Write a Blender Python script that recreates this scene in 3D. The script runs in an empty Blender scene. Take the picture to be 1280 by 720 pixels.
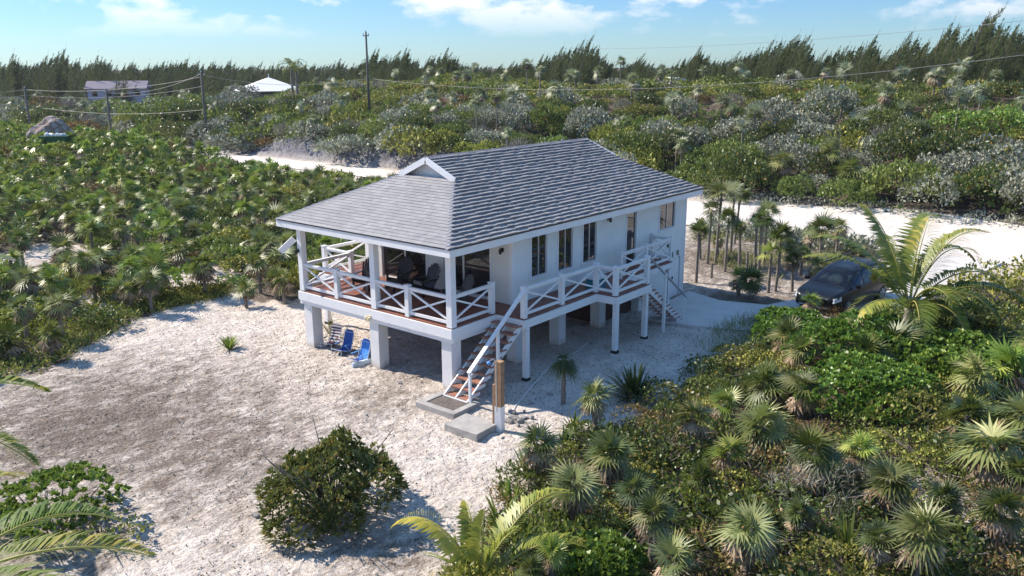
import bpy, math, random
import numpy as np
from mathutils import Vector, Matrix
R = math.radians
sc = bpy.context.scene
COL = sc.collection
rng = np.random.default_rng(7)
random.seed(7)
K = 0.84                       # survey unit of the house plan -> metres
# ------------------------------------------------------------------ camera
CX, CY, CZ = -20.961*K, -19.884*K, 11.584*K
YAW, PIT, ROL, FPX = R(39.145), R(-14.77), R(-0.218), 1050.137
FW = np.array([math.cos(PIT)*math.cos(YAW), math.cos(PIT)*math.sin(YAW), math.sin(PIT)])
_r = np.array([math.sin(YAW), -math.cos(YAW), 0.0]); _u = np.cross(_r, FW)
RT = _r*math.cos(ROL)+_u*math.sin(ROL); UP = -_r*math.sin(ROL)+_u*math.cos(ROL)
CAM = np.array([CX, CY, CZ])
cd = bpy.data.cameras.new('camera'); co = bpy.data.objects.new('camera', cd); COL.objects.link(co)
cd.sensor_width = 36; cd.lens = FPX/1280*36; cd.clip_end = 9000; cd.clip_start = .1
m = Matrix(((RT[0], UP[0], -FW[0], CX), (RT[1], UP[1], -FW[1], CY), (RT[2], UP[2], -FW[2], CZ), (0, 0, 0, 1)))
co.matrix_world = m; sc.camera = co

def proj(x, y, z):
    d = np.stack([np.asarray(x)-CX, np.asarray(y)-CY, np.asarray(z)-CZ], -1)
    w = d@FW
    w = np.where(np.abs(w) < 1e-6, 1e-6, w)
    return 640+FPX*(d@RT)/w, 360-FPX*(d@UP)/w, w
def ray(px, py): return FW*FPX+RT*(px-640)+UP*(360-py)
def at(px, py, z=0.0):
    d = ray(px, py); t = (z-CZ)/d[2]; q = CAM+d*t
    return float(q[0]), float(q[1])
def at_terrain(px, py, dz=0.0):
    """first hit of the terrain"""
    d = ray(px, py); d = d/np.hypot(d[0], d[1]); t = 8.0
    while t < 600:
        q = CAM+d*t
        if q[2] <= hz(q[0], q[1])+dz: return float(q[0]), float(q[1])
        t += .25
    return float(q[0]), float(q[1])
def at_dist(px, D):
    d = ray(px, 100); d = d/np.hypot(d[0], d[1]); q = CAM+d*D
    return float(q[0]), float(q[1])
def z_at(px, py, x, y):
    d = ray(px, py); D = math.hypot(x-CX, y-CY); return CZ+d[2]*D/math.hypot(d[0], d[1])

# ------------------------------------------------------------------ terrain
def sstep(a, b, v):
    t = np.clip((np.asarray(v, float)-a)/(b-a), 0, 1); return t*t*(3-2*t)
def wob(x, y, s, ph=0.0):
    return (np.sin(x*s+1.3*np.sin(y*s*.7+ph)+ph)+np.sin(y*s*1.13+1.7*np.sin(x*s*.6+2*ph)+ph*1.7)+np.sin((x+y)*s*.71+ph*3.1))/3
def hz(x, y):
    x = np.asarray(x, float); y = np.asarray(y, float)
    Hc = 6.7-5.3*sstep(82, 135, y)
    bank = .35+1.6*sstep(28, 40, y)*(1-sstep(62, 72, y))
    h = bank*sstep(38.6, 40.8, x)
    h = h+(Hc-bank)*np.clip(sstep(38, 70, x)*.7+.3*np.clip((x-40.5)/28, 0, 1), 0, 1)*sstep(39, 43, x)
    h = h+(.75*wob(x, y, .17, .4)+.4*wob(x, y, .45, 1.9))*sstep(41, 48, x)
    # low dunes in the foreground scrub and in the left thicket
    px, py, w = proj(x, y, 0*x)
    dune = sstep(-6, -13, y)*sstep(-12, 0, x)*(1-sstep(14, 24, x))
    h = h+dune*(.55+.35*wob(x, y, .45, .8))
    h = h+.35*sstep(13, 22, y)*(1-sstep(20, 27, x))*(1+wob(x, y, .3, 2.2))
    h = h+1.7*sstep(49, 62, y)*sstep(8, 18, x)*(1-sstep(26, 29.5, x))
    h = h+.025*wob(x, y, 1.9, 3.)+.012*wob(x, y, 4.7, 1.)
    nearhouse = (x > -2) & (x < 16) & (y > -3) & (y < 9)
    return np.where(nearhouse, h*.3, h)
def h1(x, y): return float(hz(x, y))

def inpoly(x, y, poly):
    x = np.asarray(x, float); y = np.asarray(y, float); c = np.zeros(x.shape, bool); n = len(poly)
    for i in range(n):
        x1, y1 = poly[i]; x2, y2 = poly[i-1]
        if y1 == y2: continue
        k = ((y1 > y) != (y2 > y)) & (x < (x2-x1)*(y-y1)/(y2-y1)+x1)
        c ^= k
    return c
PXP = lambda l: [at(*p) for p in l]
V1 = PXP([(-260, 560), (-80, 505), (0, 474), (60, 462), (120, 428), (165, 402), (205, 390), (280, 368), (330, 378), (395, 372)]) + [(5, 9.8), (15, 10.5), (28, 11), (29, 150), (-70, 150)]
V2 = PXP([(560, 735), (600, 670), (655, 615), (690, 570), (730, 545), (800, 530), (838, 505), (870, 470), (910, 445), (965, 425), (990, 408), (1060, 402), (1120, 385), (1180, 362), (1290, 352), (1500, 345), (1700, 900), (480, 950)])
V3 = PXP([(-120, 600), (0, 600), (60, 590), (120, 620), (160, 660), (150, 700), (90, 760), (-200, 800)])
ROADP = [(27.5, -70), (30, -11), (29.7, 6), (33.6, 45), (33, 77), (34, 115), (36, 160), (40, 161), (39.6, 141), (36, 95), (38.0, 60), (38.6, 12), (40.1, 4), (41.5, -3), (40.3, -9), (38, -70)]
DRIVE = [(10.4, -.35), (10.6, -2.5), (11.2, -4.1), (12.0, -5.8), (14, -8), (20, -8.8), (29.9, -9.8), (30, -5.6), (21.8, -4.7), (16.8, -4.4), (15.2, -3.7), (14.6, -1.85), (15.2, -.1)]

# ------------------------------------------------------------------ materials
MATS = {}
def nodes(name):
    m = bpy.data.materials.new(name); m.use_nodes = True; nt = m.node_tree; nt.nodes.clear()
    out = nt.nodes.new('ShaderNodeOutputMaterial'); MATS[name] = m
    return m, nt, out
def N(nt, t, **kw):
    n = nt.nodes.new(t)
    for k, v in kw.items():
        if k in n.inputs: n.inputs[k].default_value = v
        else: setattr(n, k, v)
    return n
def rgb(c): return (c[0], c[1], c[2], 1)
def ramp(nt, fac, stops):
    r = nt.nodes.new('ShaderNodeValToRGB'); e = r.color_ramp.elements
    while len(e) < len(stops): e.new(.5)
    for el, (p, c) in zip(e, stops): el.position = p; el.color = rgb(c)
    nt.links.new(fac, r.inputs[0]); return r.outputs[0]
def mixc(nt, fac, a, b, bt='MIX'):
    mx = nt.nodes.new('ShaderNodeMix'); mx.data_type = 'RGBA'; mx.blend_type = bt
    for s, v in ((0, fac), (6, a), (7, b)):
        if hasattr(v, 'links'): nt.links.new(v, mx.inputs[s])
        else: mx.inputs[s].default_value = v if s == 0 else rgb(v)
    return mx.outputs[2]
def noise(nt, scale, detail=4, rough=.6, vec=None):
    n = N(nt, 'ShaderNodeTexNoise', Scale=scale, Detail=detail, Roughness=rough)
    if vec is not None: nt.links.new(vec, n.inputs['Vector'])
    return n.outputs['Fac']
def coords(nt): return nt.nodes.new('ShaderNodeTexCoord').outputs['Object']
def geo_pos(nt): return nt.nodes.new('ShaderNodeNewGeometry').outputs['Position']
def bump(nt, h, strength, dist, pb):
    b = N(nt, 'ShaderNodeBump', Strength=strength, Distance=dist); nt.links.new(h, b.inputs['Height'])
    nt.links.new(b.outputs[0], pb.inputs['Normal']); return b
def plain(name, c, rough=.6, var=.12, scale=3., metal=0., spec=.5, bumps=0., c2=None):
    m, nt, out = nodes(name); pb = N(nt, 'ShaderNodeBsdfPrincipled', Roughness=rough, Metallic=metal)
    pb.inputs['Specular IOR Level'].default_value = spec
    f = noise(nt, scale, 5, .65, geo_pos(nt))
    c2 = c2 or tuple(v*(1-2*var) for v in c)
    nt.links.new(ramp(nt, f, [(.3, c2), (.65, c)]), pb.inputs['Base Color'])
    if bumps: bump(nt, noise(nt, scale*8, 3, .6, geo_pos(nt)), bumps, .02, pb)
    nt.links.new(pb.outputs[0], out.inputs[0]); return m
def leafmat(name, stops, rough=.5, transl=.25, ov=.25, spec=.4, tcol=None, br=1.28):
    m, nt, out = nodes(name); pb = N(nt, 'ShaderNodeBsdfPrincipled', Roughness=rough)
    pb.inputs['Specular IOR Level'].default_value = spec
    a = N(nt, 'ShaderNodeAttribute', attribute_name='v')
    oi = nt.nodes.new('ShaderNodeObjectInfo')
    c = ramp(nt, a.outputs['Fac'], [(p, tuple(min(.6, q*br) for q in col_)) for p, col_ in stops])
    hs = nt.nodes.new('ShaderNodeHueSaturation')
    mr = N(nt, 'ShaderNodeMapRange'); mr.inputs['To Min'].default_value = 1-ov; mr.inputs['To Max'].default_value = 1+ov
    nt.links.new(oi.outputs['Random'], mr.inputs['Value']); nt.links.new(mr.outputs[0], hs.inputs['Value'])
    m2 = N(nt, 'ShaderNodeMath', operation='MULTIPLY'); m2.inputs[1].default_value = 7.31
    nt.links.new(oi.outputs['Random'], m2.inputs[0])
    m3 = N(nt, 'ShaderNodeMath', operation='FRACT'); nt.links.new(m2.outputs[0], m3.inputs[0])
    mr2 = N(nt, 'ShaderNodeMapRange'); mr2.inputs['To Min'].default_value = .49; mr2.inputs['To Max'].default_value = .52
    nt.links.new(m3.outputs[0], mr2.inputs['Value']); nt.links.new(mr2.outputs[0], hs.inputs['Hue'])
    nt.links.new(c, hs.inputs['Color']); nt.links.new(hs.outputs[0], pb.inputs['Base Color'])
    tr = nt.nodes.new('ShaderNodeBsdfTranslucent')
    nt.links.new(mixc(nt, .4, hs.outputs[0], (.24, .32, .05) if tcol is None else tcol), tr.inputs['Color'])
    mx = N(nt, 'ShaderNodeMixShader'); mx.inputs[0].default_value = transl
    nt.links.new(pb.outputs[0], mx.inputs[1]); nt.links.new(tr.outputs[0], mx.inputs[2])
    nt.links.new(mx.outputs[0], out.inputs[0]); return m

def mat_ground():
    m, nt, out = nodes('sand'); pb = N(nt, 'ShaderNodeBsdfPrincipled', Roughness=.95)
    pb.inputs['Specular IOR Level'].default_value = .1
    P = geo_pos(nt)
    lit = N(nt, 'ShaderNodeAttribute', attribute_name='litter').outputs['Fac']
    rock = N(nt, 'ShaderNodeAttribute', attribute_name='rock').outputs['Fac']
    base = ramp(nt, noise(nt, .9, 6, .7, P), [(.3, (.50, .44, .385)), (.52, (.67, .605, .54)), (.7, (.78, .725, .665))])
    speck = ramp(nt, noise(nt, 9, 5, .75, P), [(.36, (.55, .46, .40)), (.5, (1, 1, 1))])
    c = mixc(nt, .75, base, speck, 'MULTIPLY')
    # streaks and patches of dry leaf litter, heavier where the attribute is high
    mp = N(nt, 'ShaderNodeMapping'); mp.inputs['Scale'].default_value = (1, 1.6, 1); mp.inputs['Rotation'].default_value = (0, 0, .5)
    nt.links.new(P, mp.inputs['Vector'])
    n1 = noise(nt, 1.3, 8, .78, mp.outputs[0]); n2 = noise(nt, 7.5, 6, .8, mp.outputs[0])
    s = N(nt, 'ShaderNodeMath', operation='MULTIPLY_ADD'); nt.links.new(n2, s.inputs[0]); s.inputs[1].default_value = .55
    nt.links.new(n1, s.inputs[2])
    t = N(nt, 'ShaderNodeMath', operation='MULTIPLY_ADD'); nt.links.new(lit, t.inputs[0]); t.inputs[1].default_value = .52
    nt.links.new(s.outputs[0], t.inputs[2])
    f = ramp(nt, t.outputs[0], [(.84, (0, 0, 0)), (1.0, (1, 1, 1))])
    mr = N(nt, 'ShaderNodeMapRange'); mr.inputs['From Min'].default_value = .88; mr.inputs['From Max'].default_value = 1.12
    nt.links.new(t.outputs[0], mr.inputs['Value'])
    litc = ramp(nt, noise(nt, 14, 4, .7, P), [(.3, (.09, .066, .05)), (.5, (.195, .16, .132)), (.72, (.35, .295, .25))])
    c = mixc(nt, mr.outputs[0], c, litc)
    c = mixc(nt, ramp(nt, lit, [(.62, (0, 0, 0)), (.85, (.8, .8, .8))]), c, ramp(nt, noise(nt, 5, 5, .8, P), [(.35, (.035, .028, .02)), (.55, (.085, .065, .048)), (.75, (.22, .18, .145))]))  # ground under dense growth darkened further: shade of the gaps painted into the colour
    rc = ramp(nt, noise(nt, 1.6, 8, .8, P), [(.38, (.05, .05, .06)), (.5, (.17, .17, .19)), (.65, (.34, .33, .35))])
    c = mixc(nt, rock, c, rc)
    nt.links.new(c, pb.inputs['Base Color'])
    hb = N(nt, 'ShaderNodeMath', operation='ADD')
    v = N(nt, 'ShaderNodeTexVoronoi', Scale=3.3); nt.links.new(P, v.inputs['Vector'])
    nt.links.new(noise(nt, 4.5, 6, .7, P), hb.inputs[0])
    vm = N(nt, 'ShaderNodeMath', operation='MULTIPLY'); vm.inputs[1].default_value = .35; nt.links.new(v.outputs['Distance'], vm.inputs[0])
    nt.links.new(vm.outputs[0], hb.inputs[1])
    bump(nt, hb.outputs[0], .75, .22, pb)
    nt.links.new(pb.outputs[0], out.inputs[0]); return m
SAND = mat_ground()
def mat_road():
    m, nt, out = nodes('road_sand'); pb = N(nt, 'ShaderNodeBsdfPrincipled', Roughness=.95); P = geo_pos(nt)
    c = ramp(nt, noise(nt, .35, 6, .7, P), [(.3, (.54, .49, .44)), (.55, (.66, .61, .56)), (.75, (.74, .70, .65))])
    c = mixc(nt, .5, c, ramp(nt, noise(nt, 3, 5, .7, P), [(.35, (.7, .65, .6)), (.5, (1, 1, 1))]), 'MULTIPLY')
    nt.links.new(c, pb.inputs['Base Color']); bump(nt, noise(nt, 2, 6, .7, P), .5, .1, pb)
    nt.links.new(pb.outputs[0], out.inputs[0]); return m
ROAD = mat_road()
CONC = plain('drive_concrete', (.60, .57, .54), .85, .08, 1.5, bumps=.2)
PADC = plain('pad_concrete', (.42, .40, .38), .9, .2, 2.5, bumps=.4)
PADD = plain('pad_wet', (.16, .135, .12), .9, .3, 6, bumps=.3)
WHITE = plain('white_paint', (.80, .81, .82), .5, .04, 2.0)
def mat_pillar():
    m, nt, out = nodes('pillar_stucco'); pb = N(nt, 'ShaderNodeBsdfPrincipled', Roughness=.8); P = geo_pos(nt)
    sp_ = nt.nodes.new('ShaderNodeSeparateXYZ'); nt.links.new(P, sp_.inputs[0])
    ad_ = N(nt, 'ShaderNodeMath', operation='MULTIPLY_ADD'); ad_.inputs[1].default_value = .55; nt.links.new(noise(nt, 5, 5, .7, P), ad_.inputs[0]); nt.links.new(sp_.outputs[2], ad_.inputs[2])
    f = ramp(nt, ad_.outputs[0], [(.22, (1, 1, 1)), (.52, (0, 0, 0))])
    c = ramp(nt, noise(nt, 1.7, 5, .6, P), [(.3, (.68, .68, .68)), (.65, (.76, .76, .75))])
    nt.links.new(mixc(nt, f, c, (.50, .42, .34)), pb.inputs['Base Color']); bump(nt, noise(nt, 16, 3, .6, P), .15, .02, pb)
    nt.links.new(pb.outputs[0], out.inputs[0]); return m
PILLM = mat_pillar()
def mat_siding():
    m, nt, out = nodes('siding'); pb = N(nt, 'ShaderNodeBsdfPrincipled', Roughness=.6); P = geo_pos(nt)
    sp = nt.nodes.new('ShaderNodeSeparateXYZ'); nt.links.new(P, sp.inputs[0])
    mu = N(nt, 'ShaderNodeMath', operation='MULTIPLY'); mu.inputs[1].default_value = 1/.19; nt.links.new(sp.outputs[2], mu.inputs[0])
    fr = N(nt, 'ShaderNodeMath', operation='FRACT'); nt.links.new(mu.outputs[0], fr.inputs[0])
    iv = N(nt, 'ShaderNodeMath', operation='SUBTRACT'); iv.inputs[0].default_value = 1.; nt.links.new(fr.outputs[0], iv.inputs[1])
    nt.links.new(ramp(nt, noise(nt, 1.2, 5, .6, P), [(.3, (.70, .73, .71)), (.7, (.77, .80, .78))]), pb.inputs['Base Color'])
    bump(nt, iv.outputs[0], .4, .02, pb); nt.links.new(pb.outputs[0], out.inputs[0]); return m
SIDING = mat_siding()
DECKM = plain('deck_wood', (.27, .10, .065), .55, .2, 5, bumps=.2)
TREAD = plain('tread_wood', (.38, .175, .12), .55, .2, 5, bumps=.2)
BROWNW = plain('dark_cladding', (.085, .040, .028), .7, .2, 4, bumps=.3)
BLACK = plain('black_plastic', (.018, .018, .02), .45, .1, 3)
SILVER = plain('aluminium_frame', (.62, .64, .66), .35, .05, 3, metal=.6)
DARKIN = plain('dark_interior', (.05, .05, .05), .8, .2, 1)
FOOT = plain('black_footing', (.02, .02, .022), .8, .1, 3)
BLUEF = plain('blue_fabric', (.012, .085, .36), .6, .12, 9, c2=(.01, .06, .27))
LBLUE = plain('light_blue_fabric', (.10, .33, .72), .6, .1, 9)
CREAMF = plain('lamp_cream', (.7, .62, .4), .5, .05, 3)
TIMBER = plain('timber', (.42, .25, .14), .8, .2, 7, bumps=.4)
GREYWOOD = plain('grey_pole', (.12, .115, .11), .85, .2, 4)
WIRE = plain('wire', (.22, .22, .23), .6, .02, 1)
BARK = plain('bark', (.16, .13, .105), .9, .3, 12, bumps=.6)
PALMBARK = plain('palm_bark', (.27, .235, .20), .9, .25, 14, bumps=.6)
TWIG = plain('twig', (.20, .17, .145), .9, .3, 12)
ROCKM = plain('rock', (.34, .32, .30), .9, .25, 5, bumps=.6)
TURQ = plain('turquoise_paint', (.02, .20, .26), .5, .1, 3)
def mat_glass():
    m, nt, out = nodes('window_glass'); pb = N(nt, 'ShaderNodeBsdfPrincipled', Roughness=.02)
    P = geo_pos(nt)
    nt.links.new(ramp(nt, noise(nt, 1.4, 3, .6, P), [(.35, (.006, .008, .010)), (.65, (.035, .035, .035))]), pb.inputs['Base Color'])
    pb.inputs['IOR'].default_value = 1.75
    bump(nt, noise(nt, 1.1, 1, .5, P), .04, .05, pb)
    nt.links.new(pb.outputs[0], out.inputs[0]); return m
GLASS = mat_glass()
def mat_shingle():
    m, nt, out = nodes('shingle'); pb = N(nt, 'ShaderNodeBsdfPrincipled', Roughness=.75)
    pb.inputs['Specular IOR Level'].default_value = .35
    a = N(nt, 'ShaderNodeAttribute', attribute_name='v').outputs['Fac']; P = geo_pos(nt)
    c = ramp(nt, a, [(0, (.24, .24, .25)), (.5, (.30, .30, .308)), (1, (.37, .37, .375))])
    c = mixc(nt, .7, c, ramp(nt, noise(nt, 28, 4, .8, P), [(.3, (.6, .6, .62)), (.6, (1, 1, 1))]), 'MULTIPLY')
    c = mixc(nt, .5, c, ramp(nt, noise(nt, .55, 4, .6, P), [(.3, (.78, .78, .8)), (.6, (1, 1, 1))]), 'MULTIPLY')
    nt.links.new(c, pb.inputs['Base Color']); bump(nt, noise(nt, 60, 3, .7, P), .4, .01, pb)
    nt.links.new(pb.outputs[0], out.inputs[0]); return m
SHING = mat_shingle()
CAPM = plain('hip_cap', (.19, .20, .24), .75, .1, 6)

G_PALM = leafmat('palm_green', [(0, (.035, .058, .013)), (.45, (.095, .128, .026)), (.8, (.19, .205, .05)), (1, (.38, .32, .12))], .45, .22, .3, .45)
G_PALMK = leafmat('palm_darkgreen', [(0, (.026, .045, .012)), (.5, (.065, .095, .022)), (.85, (.14, .16, .045)), (1, (.36, .29, .13))], .42, .2, .15, .5, br=1.)
S_BUTTON = leafmat('buttonwood_leaf', [(0, (.03, .042, .012)), (.5, (.085, .105, .025)), (.80, (.20, .20, .05)), (1, (.40, .17, .05))], .45, .25, .1, .5, br=1.35)
G_PALMG = leafmat('palm_greygreen', [(0, (.045, .062, .016)), (.5, (.135, .158, .046)), (1, (.33, .32, .14))], .44, .22, .25, .5)
G_PALMB = leafmat('palm_brightgreen', [(0, (.06, .10, .016)), (.5, (.15, .22, .035)), (1, (.36, .36, .08))], .4, .3, .22, .5)
G_DEAD = leafmat('palm_dead', [(0, (.075, .05, .03)), (.5, (.165, .115, .072)), (1, (.32, .25, .18))], .8, .1, .2, .2, (.3, .2, .1))
G_COCO = leafmat('coconut_green', [(0, (.04, .065, .012)), (.5, (.095, .135, .022)), (.85, (.18, .20, .035)), (1, (.38, .30, .06))], .45, .22, .05, .45, (.16, .20, .03))
G_COCOY = leafmat('coconut_yellowgreen', [(0, (.07, .09, .012)), (.5, (.19, .22, .03)), (1, (.46, .38, .06))], .42, .35, .05, .5)
G_CAS = leafmat('casuarina_needles', [(0, (.03, .042, .02)), (.5, (.075, .095, .036)), (1, (.16, .165, .065))], .75, .25, .2, .2, (.14, .18, .05))
S_GREEN = leafmat('shrub_green', [(0, (.04, .06, .014)), (.5, (.10, .14, .03)), (1, (.20, .23, .06))], .5, .28, .35)
S_DARK = leafmat('shrub_dark', [(0, (.022, .038, .010)), (.5, (.06, .09, .02)), (.9, (.12, .14, .035)), (1, (.28, .14, .04))], .42, .2, .2, .5)
S_GREY = leafmat('shrub_grey', [(0, (.09, .10, .065)), (.5, (.23, .245, .175)), (1, (.42, .42, .34))], .6, .15, .28, .3, (.2, .22, .14))
S_OLIVE = leafmat('shrub_olive', [(0, (.07, .08, .016)), (.5, (.18, .19, .035)), (1, (.36, .32, .07))], .6, .2, .3)
S_RUST = leafmat('shrub_rust', [(0, (.09, .055, .022)), (.5, (.22, .14, .055)), (1, (.36, .26, .10))], .7, .15, .2, .3, (.3, .2, .08), br=.92)
S_BRIGHT = leafmat('seagrape', [(0, (.045, .08, .013)), (.5, (.11, .19, .028)), (.9, (.22, .30, .055)), (1, (.42, .38, .09))], .4, .3, .12, .5)
S_TWIG = leafmat('shrub_dry', [(0, (.08, .075, .06)), (.5, (.185, .175, .145)), (1, (.33, .31, .27))], .85, .05, .2, .2, (.2, .16, .12))
GRASSM = leafmat('beach_grass', [(0, (.07, .085, .025)), (.5, (.17, .18, .055)), (1, (.36, .33, .15))], .6, .2, .1)

# ------------------------------------------------------------------ objects
def tag(o, label=None, cat=None, group=None, kind=None):
    if label: o['label'] = label
    if cat: o['category'] = cat
    if group: o['group'] = group
    if kind: o['kind'] = kind
    return o
def empty(name, loc=(0, 0, 0), rz=0.):
    o = bpy.data.objects.new(name, None); COL.objects.link(o); o.location = loc; o.rotation_euler = (0, 0, rz)
    o.empty_display_size = .2; return o
def link(name, me, parent=None, loc=None):
    o = bpy.data.objects.new(name, me); COL.objects.link(o)
    if parent is not None: o.parent = parent
    if loc is not None: o.location = loc
    return o
def copy_tree(o, parent=None):
    c = o.copy(); COL.objects.link(c)
    if parent is not None: c.parent = parent
    for ch in o.children:
        copy_tree(ch, c)
    return c
def npmesh(name, V, F, mat, v=None, smooth=False, mats=None, mi=None, attrs=None):
    """V (n,3); F (m,4) int array (or m,3)"""
    V = np.ascontiguousarray(V, np.float32); F = np.ascontiguousarray(F, np.int32)
    me = bpy.data.meshes.new(name); k = F.shape[1]
    me.vertices.add(len(V)); me.vertices.foreach_set('co', V.ravel())
    me.loops.add(F.size); me.loops.foreach_set('vertex_index', F.ravel())
    me.polygons.add(len(F)); me.polygons.foreach_set('loop_start', np.arange(0, F.size, k, dtype=np.int32))
    me.polygons.foreach_set('loop_total', np.full(len(F), k, np.int32))
    me.update(calc_edges=True)
    if v is not None:
        a = me.attributes.new('v', 'FLOAT', 'POINT'); a.data.foreach_set('value', np.ascontiguousarray(v, np.float32))
    for n_, arr in (attrs or {}).items():
        a = me.attributes.new(n_, 'FLOAT', 'POINT'); a.data.foreach_set('value', np.ascontiguousarray(arr, np.float32))
    if mat: me.materials.append(mat)
    if smooth: me.polygons.foreach_set('use_smooth', np.ones(len(F), bool))
    return me
class MB:
    def __init__(s, k=1.): s.v = []; s.f = []; s.k = k; s.a = []
    def quad(s, pts, val=.5):
        n = len(s.v); s.v += [tuple(p) for p in pts]; s.f.append(tuple(range(n, n+len(pts)))); s.a += [val]*len(pts)
    def hexa(s, P, val=.5):
        n = len(s.v); s.v += [tuple(p) for p in P]; s.a += [val]*8
        for q in ((0, 3, 2, 1), (4, 5, 6, 7), (0, 1, 5, 4), (1, 2, 6, 5), (2, 3, 7, 6), (3, 0, 4, 7)): s.f.append(tuple(n+i for i in q))
        return s
    def box(s, x0, x1, y0, y1, z0, z1, val=.5):
        if x0 > x1: x0, x1 = x1, x0
        if y0 > y1: y0, y1 = y1, y0
        if z0 > z1: z0, z1 = z1, z0
        s.hexa([(x0, y0, z0), (x1, y0, z0), (x1, y1, z0), (x0, y1, z0), (x0, y0, z1), (x1, y0, z1), (x1, y1, z1), (x0, y1, z1)], val); return s
    def bar(s, p, q, w, h, val=.5):
        p = Vector(p); q = Vector(q); d = (q-p).normalized()
        sd = d.cross(Vector((0, 0, 1)))
        if sd.length < 1e-3: sd = Vector((1, 0, 0))
        sd.normalize(); up = sd.cross(d).normalized(); a = sd*w/2; b = up*h/2
        s.hexa([p-a-b, p+a-b, q+a-b, q-a-b, p-a+b, p+a+b, q+a+b, q-a+b], val); return s
    def tube(s, pts, r, n=8, cap=True):
        pts = [Vector(p) for p in pts]; rs = r if isinstance(r, (list, tuple)) else [r]*len(pts)
        base = len(s.v); prev = None
        for i, p in enumerate(pts):
            d = (pts[min(i+1, len(pts)-1)]-pts[max(i-1, 0)]).normalized()
            if prev is None:
                a = d.cross(Vector((0, 0, 1)))
                if a.length < 1e-3: a = d.cross(Vector((1, 0, 0)))
            else: a = prev-d*prev.dot(d)
            a.normalize(); prev = a; b = d.cross(a)
            for j in range(n):
                t = 2*math.pi*j/n; s.v.append(tuple(p+(a*math.cos(t)+b*math.sin(t))*rs[i])); s.a.append(.5)
        for i in range(len(pts)-1):
            for j in range(n):
                s.f.append((base+i*n+j, base+i*n+(j+1) % n, base+(i+1)*n+(j+1) % n, base+(i+1)*n+j))
        if cap:
            s.f.append(tuple(base+j for j in range(n))[::-1]); s.f.append(tuple(base+(len(pts)-1)*n+j for j in range(n)))
        return s
    def lathe(s, prof, c=(0, 0), n=16):
        base = len(s.v)
        for r_, z in prof:
            for j in range(n):
                t = 2*math.pi*j/n; s.v.append((c[0]+r_*math.cos(t), c[1]+r_*math.sin(t), z)); s.a.append(.5)
        for i in range(len(prof)-1):
            for j in range(n): s.f.append((base+i*n+j, base+i*n+(j+1) % n, base+(i+1)*n+(j+1) % n, base+(i+1)*n+j))
        s.f.append(tuple(base+j for j in range(n))[::-1]); s.f.append(tuple(base+(len(prof)-1)*n+j for j in range(n)))
        return s
    def mesh(s, name, mat, smooth=False):
        me = bpy.data.meshes.new(name); me.from_pydata([(a*s.k, b*s.k, c*s.k) for a, b, c in s.v], [], s.f); me.update()
        a = me.attributes.new('v', 'FLOAT', 'POINT'); a.data.foreach_set('value', np.array(s.a, np.float32))
        me.materials.append(mat)
        if smooth: me.polygons.foreach_set('use_smooth', np.ones(len(s.f), bool))
        return me
    def build(s, name, mat, parent=None, smooth=False, bevel=0.):
        o = link(name, s.mesh(name, mat, smooth), parent)
        if bevel:
            b = o.modifiers.new('bevel', 'BEVEL'); b.width = bevel; b.segments = 2; b.limit_method = 'ANGLE'
        return o
def norm(a): return a/np.maximum(np.linalg.norm(a, axis=-1, keepdims=True), 1e-9)
def cards(P, D, L, W, v, bend=0.12, r=rng):
    """rhombic leaf cards: base, side, tip, side"""
    n = len(P); D = norm(D); L = np.broadcast_to(L, (n,))[:, None]; W = np.broadcast_to(W, (n,))[:, None]
    S = norm(np.cross(D, norm(r.normal(size=(n, 3)))))
    Nn = np.cross(S, D)
    V = np.stack([P, P+D*L*.45+S*W*.5+Nn*L*bend*.5, P+D*L-np.array([0, 0, 1])*L*bend*.5, P+D*L*.45-S*W*.5+Nn*L*bend*.5], 1).reshape(-1, 3)
    F = np.arange(4*n).reshape(n, 4)
    return V, F, np.repeat(v, 4)
def blob_points(r, R_, H, nb, n, jag=.25, low=-.25, zb=.30, br_=1.):
    """points and outward directions on a lumpy heap of blobs"""
    a = r.uniform(0, 2*np.pi, nb); q = np.sqrt(r.uniform(0, 1, nb))*.68
    c = np.stack([R_*q*np.cos(a), R_*q*np.sin(a), H*(zb+.42*r.uniform(0, 1, nb)*(1-q**2))], 1)
    rad = r.uniform(.30, .52, nb)*br_
    i = r.integers(0, nb, n*2); d = norm(r.normal(size=(n*2, 3))); k = d[:, 2] > low; i = i[k][:n]; d = d[k][:n]
    f = 1-jag*r.uniform(0, 1, len(i))**1.5+.12*r.uniform(0, 1, len(i))**4
    sc_ = np.array([R_, R_, H*.85])
    P = c[i]+d*(rad[i]*f)[:, None]*sc_
    P[:, 2] = np.maximum(P[:, 2], .03)
    keep = np.ones(len(P), bool)
    for j in range(nb):
        e = np.linalg.norm((P-c[j])/sc_, axis=1)/rad[j]; keep &= ~((e < .72) & (i != j))
    return P[keep], norm(d[keep]/sc_*min(R_, H)+np.array([0, 0, .25])), c
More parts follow.
